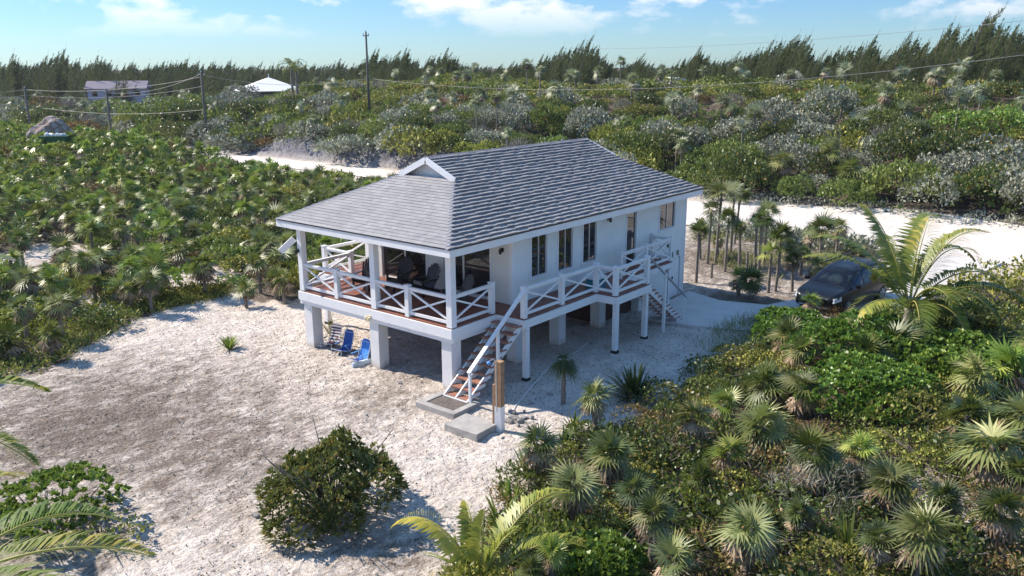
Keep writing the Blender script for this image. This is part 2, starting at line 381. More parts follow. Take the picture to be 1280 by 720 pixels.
def shrub_geo(seed, R_, H, nb, n, L, W, spread=.8, up=.3, jag=.25, rosette=0, low=-.25, zb=.30, br_=1.):
    r = np.random.default_rng(seed); P, D, c = blob_points(r, R_, H, nb, n, jag, low, zb, br_)
    if rosette:
        m_ = len(P); th = r.uniform(0, 2*np.pi, (m_, rosette)); a = norm(np.cross(D, norm(r.normal(size=(m_, 3))))); b = np.cross(D, a)
        dd = D[:, None, :]*r.uniform(.35, 1.1, (m_, rosette, 1))+(a[:, None, :]*np.cos(th)[..., None]+b[:, None, :]*np.sin(th)[..., None])*.8+np.array([0, 0, up])
        PP = np.repeat(P, rosette, 0); DD = dd.reshape(-1, 3); v = np.repeat(r.uniform(0, 1, m_), rosette)*.6+r.uniform(0, .4, m_*rosette)
        LL = L*r.uniform(.7, 1.2, len(PP))
        return cards(PP, DD, LL, LL/L*W, v, .15, r)+(c,)
    DD = D*(1-spread*.5)+r.normal(size=P.shape)*spread+np.array([0, 0, up]); LL = L*r.uniform(.6, 1.3, len(P))
    return cards(P, DD, LL, LL/L*W, r.uniform(0, 1, len(P)), .12, r)+(c,)
def stems_mesh(name, cents, R_, H, mat, seed=0, r0=.03, extra=8):
    b = MB(); r = random.Random(seed)
    for c in list(cents)+[(R_*.8*math.cos(t), R_*.8*math.sin(t), H*.6) for t in [r.uniform(0, 6.28) for _ in range(extra)]]:
        t = math.atan2(c[1], c[0]); b0 = (.15*math.cos(t), .15*math.sin(t), -.1)
        mid = (c[0]*.5+r.uniform(-.1, .1), c[1]*.5+r.uniform(-.1, .1), c[2]*.6)
        top = (c[0]*1.05, c[1]*1.05, c[2]*1.25)
        b.tube([b0, mid, top], [r0, r0*.7, r0*.3], 5)
    return b.mesh(name, mat)
def shrub(name, label, cat, pos, seed, mat, R_=1., H=1., nb=9, n=900, L=.2, W=.1, group=None, stems=True, stemmat=None, **kw):
    V, F, v, c = shrub_geo(seed, R_, H, nb, n, L, W, **kw)
    x, y = pos; root = empty(name, (x, y, h1(x, y)-.03)); tag(root, label, cat, group)
    link('foliage', npmesh('foliage', V, F, mat, v), root)
    if stems: link('branches', stems_mesh('branches', c, R_, H, stemmat or TWIG, seed, .025), root)
    return root

# ---- fan palms
def fan_crown(seed, nleaf=24, L=.62, pet=.55, nseg=22, e0=-35, e1=85, wind=0., span=150, droop=.14):
    r = np.random.default_rng(seed); Vs = []; vs = []; B = MB()
    for i in range(nleaf):
        el = R(e0+(e1-e0)*((i+.5)/nleaf)**.9+r.uniform(-14, 14)); az = i*2.39996+r.uniform(-.5, .5)
        d = np.array([math.cos(el)*math.cos(az), math.cos(el)*math.sin(az), math.sin(el)])
        d = d+wind*np.array([.63, -.78, -.1]); d /= np.linalg.norm(d)
        pl_ = pet*r.uniform(.75, 1.15); l = L*r.uniform(.8, 1.12)
        s = np.cross(d, [0, 0, 1.]); s /= max(np.linalg.norm(s), 1e-3)
        tw = r.uniform(-.5, .5); nn = np.cross(s, d); s = s*math.cos(tw)+nn*math.sin(tw); nn = np.cross(s, d)
        hub = d*pl_+np.array([0, 0, -.10*pl_*math.cos(el)]); dd = d+np.array([0, 0, -.25*math.cos(el)])-nn*.12; dd /= np.linalg.norm(dd)
        # petiole strip
        Vs.append(np.array([[0, 0, 0], hub*.5+s*.012, hub, hub*.5-s*.012])); vs.append(.55)
        base = r.uniform(0, .8)
        for j in range(nseg):
            a = R(-span+2*span*(j+.5)/nseg); q = dd*math.cos(a)+s*math.sin(a)
            ln = l*(1-.35*(abs(a)/math.pi))*r.uniform(.82, 1.1); w = ln*.40*2*math.tan(R(span)/nseg)*.95
            side = -dd*math.sin(a)+s*math.cos(a)
            mid = hub+q*ln*.42+nn*(.07*l)*(1 if abs(a) > 1 else .6)+np.array([0, 0, -droop*.15*ln])
            tip = hub+q*ln+np.array([0, 0, -droop*ln*r.uniform(.6, 1.9)])
            Vs.append(np.array([hub, mid+side*w*.5, tip, mid-side*w*.5])); vs.append(min(1, max(0, base+r.uniform(0, .2))))
    V = np.concatenate(Vs); F = np.arange(len(V)).reshape(-1, 4); return V, F, np.repeat(vs, 4)
def dead_skirt(seed, n=9, L=.55, drop=.5, spread=.35):
    r = np.random.default_rng(seed); Vs = []; vs = []
    for i in range(n):
        az = i*2.4+r.uniform(-.3, .3); out = r.uniform(.15, spread)
        d = np.array([math.cos(az)*.45, math.sin(az)*.45, -1.]); d /= np.linalg.norm(d)
        hub = np.array([math.cos(az)*out, math.sin(az)*out, -drop*r.uniform(.1, .6)])
        s = np.cross(d, [0, 0, 1.]); s /= np.linalg.norm(s); nn = np.cross(s, d)
        Vs.append(np.array([[0, 0, 0], hub*.5+s*.012, hub, hub*.5-s*.012])); vs.append(.4); b = r.uniform(.1, .9)
        for j in range(9):
            a = R(-55+110*(j+.5)/9)+r.uniform(-.12, .12); q = d*math.cos(a)+s*math.sin(a)+nn*r.uniform(-.2, .2); ln = L*r.uniform(.6, 1.1)
            side = -d*math.sin(a)+s*math.cos(a); w = .035
            mid = hub+q*ln*.5; tip = hub+q*ln
            Vs.append(np.array([hub, mid+side*w, tip, mid-side*w])); vs.append(min(1, b+r.uniform(-.1, .2)))
    V = np.concatenate(Vs); return V, np.arange(len(V)).reshape(-1, 4), np.clip(np.repeat(vs, 4), 0, 1)
def trunk_mesh(h, r0=.07, r1=.055, lean=(0, 0), seed=0, mat=None, n=8):
    b = MB(); r = random.Random(seed); pts = []; rs = []
    k = max(4, int(h/.12)); k = min(k, 26)
    for i in range(k+1):
        t = i/k; pts.append((lean[0]*t*t+.01*r.uniform(-1, 1), lean[1]*t*t+.01*r.uniform(-1, 1), -.25+(h+.25)*t))
        rs.append((r0+(r1-r0)*t)*(1+(.10 if i % 2 else -.05)+r.uniform(-.05, .05)))
    b.tube(pts, rs, n); return b.mesh('trunk', mat or PALMBARK, True)
FAN = {}
def fan_variant(key, seed, mat, **kw):
    V, F, v = fan_crown(seed, **kw); FAN[key] = npmesh('crown', V, F, mat, v)
G_SILV = leafmat('palm_silver', [(0, (.07, .085, .035)), (.5, (.19, .215, .12)), (1, (.40, .40, .29))], .5, .2, .25, .4)
for i in range(4):
    fan_variant(('w', i), 90+i, G_PALMK, nleaf=16, nseg=16, L=.9, pet=.35, e0=-10, e1=70, wind=1.0, span=80, droop=.5)
    fan_variant(('g', i), 20+i, G_PALMK, nleaf=15, nseg=17, L=.84, pet=.34, e0=-18, e1=80, wind=.16, span=120, droop=.10)
    fan_variant(('y', i), 30+i, G_PALMG, nleaf=13, nseg=16, L=.90, pet=.32, e0=-14, e1=78, wind=.22, span=110, droop=.14)
    fan_variant(('b', i), 40+i, G_PALMB, nleaf=12, nseg=16, L=.80, pet=.38, e0=0, wind=.15, span=115, droop=.08)
    fan_variant(('t', i), 50+i, G_PALM, nleaf=13, nseg=14, L=.84, pet=.34, e0=-25, wind=.3, span=115)     # thicket, mid distance
    fan_variant(('u', i), 60+i, G_PALMB, nleaf=13, nseg=15, L=.76, pet=.38, e0=-12, wind=.3, span=110)
    fan_variant(('h', i), 70+i, G_SILV, nleaf=13, nseg=12, L=.84, pet=.36, e0=-35, wind=.35, span=115)    # hillside, far
SKIRT = []
for i in range(5):
    V, F, v = dead_skirt(80+i, 17, .55, .75, .42); SKIRT.append(npmesh('dead_fronds', V, F, G_DEAD, v))
TRK = [trunk_mesh(1., .085, .06, (random.uniform(-.03, .03), random.uniform(-.03, .03)), i) for i in range(4)]
def fan_palm(name, label, pos, h, key, s=1., group=None, cat='palm', skirt=True, parts=True, z=None, rz=None, trs=1., lean=None, tilt=None):
    x, y = pos; z = h1(x, y) if z is None else z
    root = empty(name, (x, y, z), 0 if rz is None else rz)
    tag(root, label, cat, group)
    rr = random.uniform(0, 6.28) if rz is None else 0
    c = link('crown', FAN[key], root, (0, 0, h)); q_ = random.uniform(.82, 1.1); c.scale = (s*q_, s*q_, s*random.uniform(.75, 1.15)); c.rotation_euler = (random.uniform(-.28, .28), random.uniform(-.28, .28), rr)
    if h > .15:
        t = link('trunk', random.choice(TRK), root); t.scale = (trs, trs, h); t.rotation_euler = (0, 0, rr)
    if skirt:
        k = link('dead_fronds', random.choice(SKIRT), root, (0, 0, h-.02)); k.scale = (s*1.12, s*1.12, s*min(1., .5+h*.5)); k.rotation_euler = (0, 0, rr+1)
    if lean is not None:
        root.rotation_euler = (lean[0], lean[1], 0)
    return root
# ------------------------------------------------------------------ world and sun
SUND = norm(np.array([-.28, 1.1, 1.0]))
EL = math.asin(SUND[2]); AZ = math.atan2(SUND[1], SUND[0])
w = bpy.data.worlds.new('World'); sc.world = w; w.use_nodes = True; nt = w.node_tree; nt.nodes.clear()
wo = nt.nodes.new('ShaderNodeOutputWorld'); bg = nt.nodes.new('ShaderNodeBackground'); bg.inputs[1].default_value = .05
sky = nt.nodes.new('ShaderNodeTexSky'); sky.sky_type = 'NISHITA'; sky.sun_disc = False
sky.sun_elevation = EL; sky.sun_rotation = math.pi/2-AZ; sky.air_density = 1.0; sky.dust_density = .15; sky.ozone_density = 3.0
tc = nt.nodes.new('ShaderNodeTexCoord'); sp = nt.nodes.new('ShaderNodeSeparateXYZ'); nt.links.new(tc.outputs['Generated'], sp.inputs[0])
ad = N(nt, 'ShaderNodeMath', operation='ADD'); ad.inputs[1].default_value = .07; nt.links.new(sp.outputs[2], ad.inputs[0])
mxx = N(nt, 'ShaderNodeMath', operation='MAXIMUM'); mxx.inputs[1].default_value = .02; nt.links.new(ad.outputs[0], mxx.inputs[0])
dv = nt.nodes.new('ShaderNodeVectorMath'); dv.operation = 'DIVIDE'; nt.links.new(tc.outputs['Generated'], dv.inputs[0])
cb = nt.nodes.new('ShaderNodeCombineXYZ'); [nt.links.new(mxx.outputs[0], cb.inputs[i]) for i in range(2)]; cb.inputs[2].default_value = 1
nt.links.new(cb.outputs[0], dv.inputs[1])
mp = N(nt, 'ShaderNodeMapping'); mp.inputs['Location'].default_value = (3.2, 1.1, .35); mp.inputs['Scale'].default_value = (1, 1, 2.3)
nt.links.new(tc.outputs['Generated'], mp.inputs[0])
cn = noise(nt, 7.5, 7, .55, mp.outputs[0])
cf = ramp(nt, cn, [(.51, (0, 0, 0)), (.59, (1, 1, 1))])
fade = N(nt, 'ShaderNodeMapRange'); fade.inputs['From Min'].default_value = .03; fade.inputs['From Max'].default_value = .10; nt.links.new(sp.outputs[2], fade.inputs['Value'])
cm = N(nt, 'ShaderNodeMath', operation='MULTIPLY'); nt.links.new(cf, cm.inputs[0]); nt.links.new(fade.outputs[0], cm.inputs[1])
cm2 = N(nt, 'ShaderNodeMath', operation='MULTIPLY'); cm2.inputs[1].default_value = .92; nt.links.new(cm.outputs[0], cm2.inputs[0])
skc = mixc(nt, cm2.outputs[0], sky.outputs[0], (26, 15, 9.5))
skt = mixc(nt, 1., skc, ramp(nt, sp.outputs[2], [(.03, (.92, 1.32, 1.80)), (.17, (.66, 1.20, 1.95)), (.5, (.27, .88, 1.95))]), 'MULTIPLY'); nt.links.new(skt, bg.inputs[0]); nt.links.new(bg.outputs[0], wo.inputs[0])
sl = bpy.data.lights.new('sun', 'SUN'); sl.energy = 5.0; sl.angle = R(.5); sl.color = (1, .895, .77)
so = bpy.data.objects.new('sun', sl); COL.objects.link(so)
so.rotation_euler = Vector(tuple(SUND)).to_track_quat('Z', 'Y').to_euler()
sc.view_settings.view_transform = 'Standard'; sc.view_settings.look = 'None'; sc.view_settings.exposure = .70; sc.view_settings.gamma = 1
sc.render.engine = 'CYCLES'
sc.cycles.max_bounces = 7; sc.cycles.diffuse_bounces = 3; sc.cycles.transparent_max_bounces = 8

# ------------------------------------------------------------------ ground sheet
xs = np.unique(np.concatenate([np.arange(-3000, -200, 200), np.arange(-200, -30, 10), np.arange(-30, 27, .35), np.arange(27, 48, .6), np.arange(48, 110, 1.5), np.arange(110, 300, 8), np.arange(300, 3200, 150)]))
ys = np.unique(np.concatenate([np.arange(-3000, -200, 200), np.arange(-200, -40, 8), np.arange(-40, 30, .35), np.arange(30, 120, 1.0), np.arange(120, 300, 5), np.arange(300, 3200, 150)]))
X, Y = np.meshgrid(xs, ys); X = X.ravel(); Y = Y.ravel(); Z = hz(X, Y)
near = (np.abs(X) < 30) & (Y > -40) & (Y < 30)
Z = Z+near*.035*(rng.normal(size=len(X))*.5+wob(X, Y, 9., 2.))
nx = len(xs); I = np.arange(len(X)).reshape(len(ys), nx)
F = np.stack([I[:-1, :-1], I[:-1, 1:], I[1:, 1:], I[1:, :-1]], -1).reshape(-1, 4)
lit = np.zeros(len(X))
v1 = inpoly(X, Y, V1); v2 = inpoly(X, Y, V2); v3 = inpoly(X, Y, V3)
lit[v1] = .72; lit[v2] = .85; lit[v3] = .5  # litter amount; high values also bring in the painted gap shade
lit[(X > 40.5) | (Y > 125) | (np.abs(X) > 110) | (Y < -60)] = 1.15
# dry litter over the middle of the clearing and below the porch
for px, py, rr_, am in ((120, 530, 6.5, .68), (250, 560, 4.5, .62), (60, 600, 3.0, .55), (380, 520, 2.8, .35), (470, 500, 2.2, .5), (500, 475, 1.8, .45), (350, 470, 3.5, .28), (300, 640, 2.5, .35), (470, 700, 2.0, .5), (230, 420, 4, .15), (940, 325, 8, .72), (960, 380, 3, .7), (900, 376, 2.5, .75), (1010, 320, 8, .72)):
    cx, cy = at(px, py); lit = np.maximum(lit, am*np.exp(-((X-cx)**2+(Y-cy)**2)/(rr_**2)*.8))
for px, py, rr_ in ((40, 330, 1.6), (70, 322, 1.5), (250, 350, 1.6), (235, 355, 1.4), (1200, 660, 1.3), (1250, 690, 1.2), (150, 376, 1.5)):
    cx, cy = at(px, py); lit = np.where((X-cx)**2+(Y-cy)**2 < rr_**2*1.2, lit*.25, lit)
rock = sstep(38.4, 39.4, X)*(1-sstep(42, 44, X))*sstep(27, 33, Y)*(1-sstep(72, 80, Y))
rock = np.maximum(rock, sstep(38.5, 39.5, X)*(1-sstep(41, 42.5, X))*.35)
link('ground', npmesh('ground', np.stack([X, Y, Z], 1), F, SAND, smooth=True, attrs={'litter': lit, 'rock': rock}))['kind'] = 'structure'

def sheet(name, poly, mat, dz, step=1.2, thick=0.):
    xs = np.arange(min(p[0] for p in poly), max(p[0] for p in poly), step); ys = np.arange(min(p[1] for p in poly), max(p[1] for p in poly), step)
    import bmesh
    bm = bmesh.new(); vs = [bm.verts.new((x, y, 0)) for x, y in poly]; bm.faces.new(vs)
    for a in xs[1:]: bmesh.ops.bisect_plane(bm, geom=bm.verts[:]+bm.edges[:]+bm.faces[:], plane_co=(a, 0, 0), plane_no=(1, 0, 0))
    for a in ys[1:]: bmesh.ops.bisect_plane(bm, geom=bm.verts[:]+bm.edges[:]+bm.faces[:], plane_co=(0, a, 0), plane_no=(0, 1, 0))
    for v_ in bm.verts: v_.co.z = h1(v_.co.x, v_.co.y)+dz
    bm.normal_update()
    if bm.faces[:] and sum(f.normal.z for f in bm.faces) < 0: bmesh.ops.reverse_faces(bm, faces=bm.faces[:])
    if thick:
        r_ = bmesh.ops.extrude_face_region(bm, geom=bm.faces[:]); 
        for v_ in [g for g in r_['geom'] if isinstance(g, bmesh.types.BMVert)]: v_.co.z += thick
    me = bpy.data.meshes.new(name); bm.to_mesh(me); bm.free(); me.materials.append(mat)
    o = link(name, me); o['kind'] = 'structure'; return o
sheet('road', ROADP, ROAD, .06, 2.)
sheet('driveway', DRIVE, CONC, -.03, 1., .13)

# ------------------------------------------------------------------ the house
HB = lambda: MB(K)
house = tag(empty('beach_house', (0, 0, 0)), 'raised white beach house with grey shingle hip roof and railed porch', 'house')
D = 2.5; WD = 8.7; PX = 3.7; S_ = .185; LX = 17.95; YB = 8.5
EZ = 5.55
# deck boards and white rim
dk = HB()
def boards(b, x0, x1, y0, y1, z):
    n = max(1, int((x1-x0)/.17)); wd = (x1-x0)/n
    for i in range(n): b.box(x0+i*wd+.006, x0+(i+1)*wd-.006, y0, y1, z-.05, z-random.uniform(0, .006), .5)
def boards_y(b, x0, x1, y0, y1, z):
    n = max(1, int((y1-y0)/.17)); wd = (y1-y0)/n
    for i in range(n): b.box(x0, x1, y0+i*wd+.006, y0+(i+1)*wd-.006, z-.05, z-random.uniform(0, .006), .5)
boards(dk, .0, PX, 0, WD, D)
boards_y(dk, 2.5, 7.35, -1.36, -.002, D); boards_y(dk, PX, 7.35, .0, S_, D)
boards_y(dk, 7.352, 10.05, -2.32, S_, D); boards_y(dk, 10.052, 14.5, -.98, S_, D)
boards_y(dk, 2.6, 5.5, WD+.002, 10.6, D)
dk.build('deck_floor', DECKM, house)
rim = HB()
def rimseg(x0, y0, x1, y1, low=True, t=.07, h=.36):
    """white fascia with a lower set-back beam; drawn along the deck edge"""
    dx, dy = x1-x0, y1-y0; l = math.hypot(dx, dy); dx /= l; dy /= l; nx_, ny_ = dy, -dx
    a = (x0+nx_*t/2, y0+ny_*t/2); b = (x1+nx_*t/2, y1+ny_*t/2)
    rim.bar((a[0], a[1], D-.052-h/2), (b[0], b[1], D-.052-h/2), t, h)
    if low: rim.bar((x0-nx_*.06, y0-ny_*.06, D-.052-h-.09), (x1-nx_*.06, y1-ny_*.06, D-.052-h-.09), .10, .18)
rimseg(0, WD+.07, 0, -.07)
rimseg(.0, 0, 2.49, 0); rimseg(2.49, 0, 2.49, -1.36, False); rimseg(2.42, -1.37, 7.42, -1.37, False, h=.30)
rimseg(7.35, -1.44, 7.35, -2.32, False, h=.30); rimseg(7.28, -2.33, 10.12, -2.33, False, h=.30)
rimseg(10.06, -2.32, 10.06, -.98, False, h=.22); rimseg(10.06, -.99, 14.5, -.99, False, h=.22); rimseg(14.51, -1.0, 14.51, S_, False, h=.22)
rimseg(2.6, WD, 0, WD); rimseg(2.6, 10.6, 2.6, WD+.07, False); rimseg(5.5, 10.6, 2.53, 10.6, False)
rim.build('deck_fascia', WHITE, house)
jo = HB()   # joists seen from below
for i in range(30):
    x = .3+i*.6
    if x < LX-.3: jo.box(x, x+.06, .08, WD-.1, D-.32, D-.06)
jo.build('joists', plain('joist', (.32, .30, .28), .9, .2), house)
# pillars
for x in (.08, 3.97, 6.87, 10.14-.12, 13.6, 17.3):
    for y in (.08, 4.0, 8.12):
        if x > 10.2 and y < 4: continue
        p = HB().box(x, x+.51, y+(.12 if x > 1 and y < 1 else 0), y+.51+(.12 if x > 1 and y < 1 else 0), -.3, D-.6 if x < 1 else D-.34)
        p.build('pillar', PILLM, house, bevel=.012)
for x, y in ((2.72, -1.28), (7.52, -2.22), (9.9, -2.22), (2.72, 10.45), (5.35, 10.45), (14.3, -.88)):
    p = HB().box(x-.1, x+.1, y-.1, y+.1, .1, D-.34); q = p.build('support_post', WHITE, house)
    link('footing', HB().box(x-.125, x+.125, y-.125, y+.125, -.3, .12).mesh('footing', FOOT), q)
# walls (kept clear of the openings)
def wall(name, axis, c, t, a0, a1, z0, z1, holes, mat, parent=house):
    b = HB(); cuts = sorted({a0, a1, *[h[0] for h in holes], *[h[1] for h in holes]})
    for i in range(len(cuts)-1):
        l, r_ = cuts[i], cuts[i+1]; hs = sorted([(h[2], h[3]) for h in holes if h[0] <= l+1e-6 and h[1] >= r_-1e-6]); z = z0
        for q0, q1 in hs+[(z1, z1)]:
            if q0 > z+1e-6:
                (b.box(l, r_, c, c+t, z, q0) if axis == 'y' else b.box(c, c+t, l, r_, z, q0))
            z = q1
    return b.build(name, mat, parent)
WIN = [(4.91, 5.94, 3.36, 5.08), (6.74, 7.77, 3.28, 5.06), (8.55, 9.58, 3.28, 5.06), (12.12, 12.95, 2.55, 5.0), (15.17, 16.70, 3.74, 5.17)]
wall('side_wall', 'y', S_, .15, PX, LX, 2.12, 5.3, WIN, SIDING)
SL = [(4.88, 7.62, 2.58, 4.95), (1.30, 3.85, 2.58, 4.95)]
wall('porch_wall', 'x', PX+.002, .15, S_+.15, YB, D+.002, 5.3, SL, plain('porch_wall_paint', (.74, .74, .71), .7, .03, 2))
HB().box(PX+.16, LX, YB-.15, YB, 2.12, 5.3).build('back_wall', SIDING, house)
HB().box(LX-.15, LX-.002, S_+.15, YB-.15, 2.12, 5.3).build('end_wall', SIDING, house)
HB().box(PX-.012, PX+.16, S_-.012, S_+.12, D, 5.28).build('corner_board', WHITE, house)
HB().box(LX-.10, LX+.012, S_-.012, S_+.1, .02, 5.28).build('corner_board', WHITE, house)
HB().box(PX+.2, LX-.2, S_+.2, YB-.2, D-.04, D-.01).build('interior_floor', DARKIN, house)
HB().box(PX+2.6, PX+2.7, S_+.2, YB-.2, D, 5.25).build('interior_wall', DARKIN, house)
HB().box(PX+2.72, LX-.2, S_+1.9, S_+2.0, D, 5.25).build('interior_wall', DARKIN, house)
# ground floor store: dark cladding, pale store room at the far end
bw = HB()
for i in range(44):
    y = .75+i*.175
    bw.box(10.56+.004*(i % 2), 10.60, y, y+.165, -.2, 2.14)
for i in range(16):
    x = 10.62+i*.175
    bw.box(x, x+.165, .60+.004*(i % 2), .64, -.2, 2.14)
bw.build('dark_cladding', BROWNW, house)
bl = HB(); bl.box(13.45, 13.6, S_, .60, -.2, 2.118); bl.box(13.6, LX, S_, S_+.14, -.2, 2.118); bl.box(LX-.15, LX-.002, S_+.14, YB-.15, -.2, 2.118); bl.box(10.7, LX-.2, YB-.3, YB-.15, -.2, 2.1)
bl.build('store_wall', SIDING, house)
sd = HB().box(16.5, 17.35, S_-.03, S_-.003, .05, 2.0).build('store_door', WHITE, house)
link('frame', HB().box(16.42, 16.5, S_-.045, S_-.003, .02, 2.08).box(17.35, 17.43, S_-.045, S_-.003, .02, 2.08).mesh('frame', plain('blue_trim', (.30, .38, .48), .5, .05)), sd)
link('handle', HB().box(16.62, 16.68, S_-.08, S_-.03, 1.0, 1.14).mesh('handle', BLACK), sd)
# windows
def window(x0, x1, z0, z1, name='window', doorlike=False):
    f = HB(); t = .07
    f.box(x0-t, x1+t, S_-.035, S_-.003, z1, z1+t); f.box(x0-t, x0, S_-.035, S_-.003, z0, z1); f.box(x1, x1+t, S_-.035, S_-.003, z0, z1)
    if not doorlike: f.box(x0-t-.03, x1+t+.03, S_-.06, S_-.003, z0-.08, z0)
    o = f.build(name, WHITE, house)
    g = HB(); c = (x0+x1)/2
    g.box(x0, x1, S_+.045, S_+.06, z0, z1); link('pane', g.mesh('pane', GLASS), o)
    q = HB(); a, b_ = S_+.03, S_+.044
    for (u0, u1, w0, w1) in ((x0, x0+.04, z0, z1), (x1-.04, x1, z0, z1), (x0+.04, x1-.04, z0, z0+.045), (x0+.04, x1-.04, z1-.04, z1)): q.box(u0, u1, a, b_, w0, w1)
    if not doorlike: q.box(c-.025, c+.025, a-.02, b_, z0+.045, z1-.04)
    link('frame', q.mesh('frame', SILVER), o)
    return o
for i, wn in enumerate(WIN):
    if i == 3: continue
    window(*wn)
dr = window(*WIN[3], name='side_door', doorlike=True)
link('handle', HB().box(12.18, 12.24, S_-.06, S_-.03, 3.5, 3.7).mesh('handle', BLACK), dr)
for (y0, y1, z0, z1), ym in zip(SL, (6.2, 2.78)):
    f = HB()
    for a in ((y0-.07, y0, z0, z1+.07), (y1, y1+.07, z0, z1+.07), (y0, y1, z1, z1+.07)): f.box(PX-.035, PX-.001, *a)
    o = f.build('sliding_door', WHITE, house)
    link('pane', HB().box(PX+.06, PX+.075, y0, y1, z0, z1).mesh('pane', GLASS), o)
    q = HB()
    for a in ((y0, y0+.05, z0, z1), (y1-.05, y1, z0, z1), (ym-.05, ym+.04, z0, z1), (y0+.05, ym-.05, z0, z0+.06), (ym+.04, y1-.05, z0, z0+.06), (y0+.05, ym-.05, z1-.05, z1), (ym+.04, y1-.05, z1-.05, z1)): q.box(PX+.035, PX+.059, *a)
    link('frame', q.mesh('frame', SILVER), o)
# wall lamps
for (x, y, z, ax) in ((PX, .66, 4.66, 0), (10.5, S_, 5.0, 1), (0.0, 8.62, 4.2, 0), (15.9, S_, 2.95, 1)):
    b = HB()
    if ax == 0: b.box(x-.02, x+.01, y-.06, y+.06, z-.08, z+.08); b.tube([(x-.02, y, z+.05), (x-.12, y, z+.10), (x-.14, y, z+.04)], .02, 6); b.lathe([(.03, z+.06), (.07, z+.02), (.06, z-.12), (.02, z-.16)], (x-.14, y), 10)
    else: b.box(x-.06, x+.06, y-.02, y-.001, z-.08, z+.08); b.tube([(x, y-.02, z+.05), (x, y-.12, z+.10), (x, y-.14, z+.04)], .02, 6); b.lathe([(.03, z+.06), (.07, z+.02), (.06, z-.12), (.02, z-.16)], (x, y-.14), 10)
    b.build('wall_lamp', BLACK, house)
b = HB(); b.box(-.10, -.072, 4.22, 4.42, 2.08, 2.2); b.lathe([(.05, 2.02), (.07, 2.08), (.05, 2.14)], (-.16, 4.25), 10); b.lathe([(.05, 2.02), (.07, 2.08), (.05, 2.14)], (-.16, 4.42), 10); b.build('flood_lamp', CREAMF, house)
b = HB(); b.bar((-.02, 8.85, 4.68), (-.50, 9.2, 4.16), .10, .26); b.build('solar_panel', WHITE, house)
# roof
def plane_tabs(b, O, e, u, n, poly, exp=.21, tabw=(.22, .42), th=.088, cs=0):
    """courses of shingle tabs laid over a polygon poly [(s,t)] in the plane frame O,e,u,n"""
    O, e, u, n = map(Vector, (O, e, u, n)); tmax = max(p[1] for p in poly); r = random.Random(cs)
    def span(t):
        xs_ = []
        for i in range(len(poly)):
            (s1, t1), (s2, t2) = poly[i], poly[i-1]
            if (t1 <= t) != (t2 <= t): xs_.append(s1+(s2-s1)*(t-t1)/(t2-t1))
        return (min(xs_), max(xs_)) if len(xs_) > 1 else None
    nc = int(round(tmax/exp)); ex = tmax/nc
    for k in range(nc):
        t0, t1 = k*ex, (k+1)*ex; a = span(t0+1e-4); c = span(t1-1e-4)
        if not a or not c: continue
        s = a[0]-r.uniform(0, .3); row = r.uniform(-.06, .06)
        while s < a[1]:
            wd = r.uniform(*tabw); s0, s1 = max(s, a[0]), min(s+wd, a[1]); s += wd
            if s1-s0 < .01: continue
            q0, q1 = min(max(s0, c[0]), c[1]), min(max(s1, c[0]), c[1])
            up_ = r.choice((0, 0, .3, .55)); lo = th*(1-up_*.55); val = min(1, max(0, .5+r.uniform(-.25, .25)+row))
            P = lambda s_, t_, h_: O+e*s_+u*t_+n*h_
            b.quad([P(s0, t0, lo), P(s1, t0, lo), P(q1, t1+.01, .006), P(q0, t1+.01, .006)], val)
            b.quad([P(s0, t0, -.0), P(s1, t0, -.0), P(s1, t0, lo), P(s0, t0, lo)], val*.6)
            b.quad([P(s0, t0, 0), P(s0, t0, lo), P(q0, t1, .005)], val*.6); b.quad([P(s1, t0, 0), P(q1, t1, .005), P(s1, t0, lo)], val*.6)
X0, X1, YN, YF = -.57, 18.2, -.55, 9.25; YM = 4.35; ZR = 8.05; GX0, GX1 = 3.34, 14.98; ZG = 7.25; GY = 2.80
rf = HB()
def addplane(b, A, B_, poly3, cs, fn):
    A = Vector(A); e = (Vector(B_)-A).normalized(); n = None
    pts = [Vector(p) for p in poly3]
    n = (pts[1]-pts[0]).cross(pts[2]-pts[1]).normalized()
    if n.z < 0: n = -n
    u = n.cross(e).normalized()
    if u.z < 0: u = -u
    poly = [((p-A).dot(e), (p-A).dot(u)) for p in pts]
    fn(b, A, e, u, n, poly, cs=cs)
    b.quad([p-n*.004 for p in pts], .4)
south = [(X0, YN, EZ), (X1, YN, EZ), (GX1, GY, ZG), (14.76, YM, ZR), (3.34, YM, ZR), (GX0, GY, ZG)]
north = [(x, 2*YM-y, z) for x, y, z in south]
west = [(X0, YN, EZ), (X0, YF, EZ), (GX0, 2*YM-GY, ZG), (GX0, GY, ZG)]
kx = .3
west = [(X0, YN, EZ), (X0, YF, EZ), (GX0, 2*YM-GY, ZG), (GX0, GY, ZG)]
east = [(X1, YN, EZ), (X1, YF, EZ), (GX1, 2*YM-GY, ZG), (GX1, GY, ZG)]
addplane(rf, south[0], south[1], south, 1, plane_tabs)
addplane(rf, west[0], west[1], west, 2, lambda *a, **k_: plane_tabs(*a, exp=.19, th=.026, **k_))
addplane(rf, north[0], north[1], north, 3, plane_tabs)
addplane(rf, east[0], east[1], east, 4, plane_tabs)
roof = rf.build('roof', SHING, house)
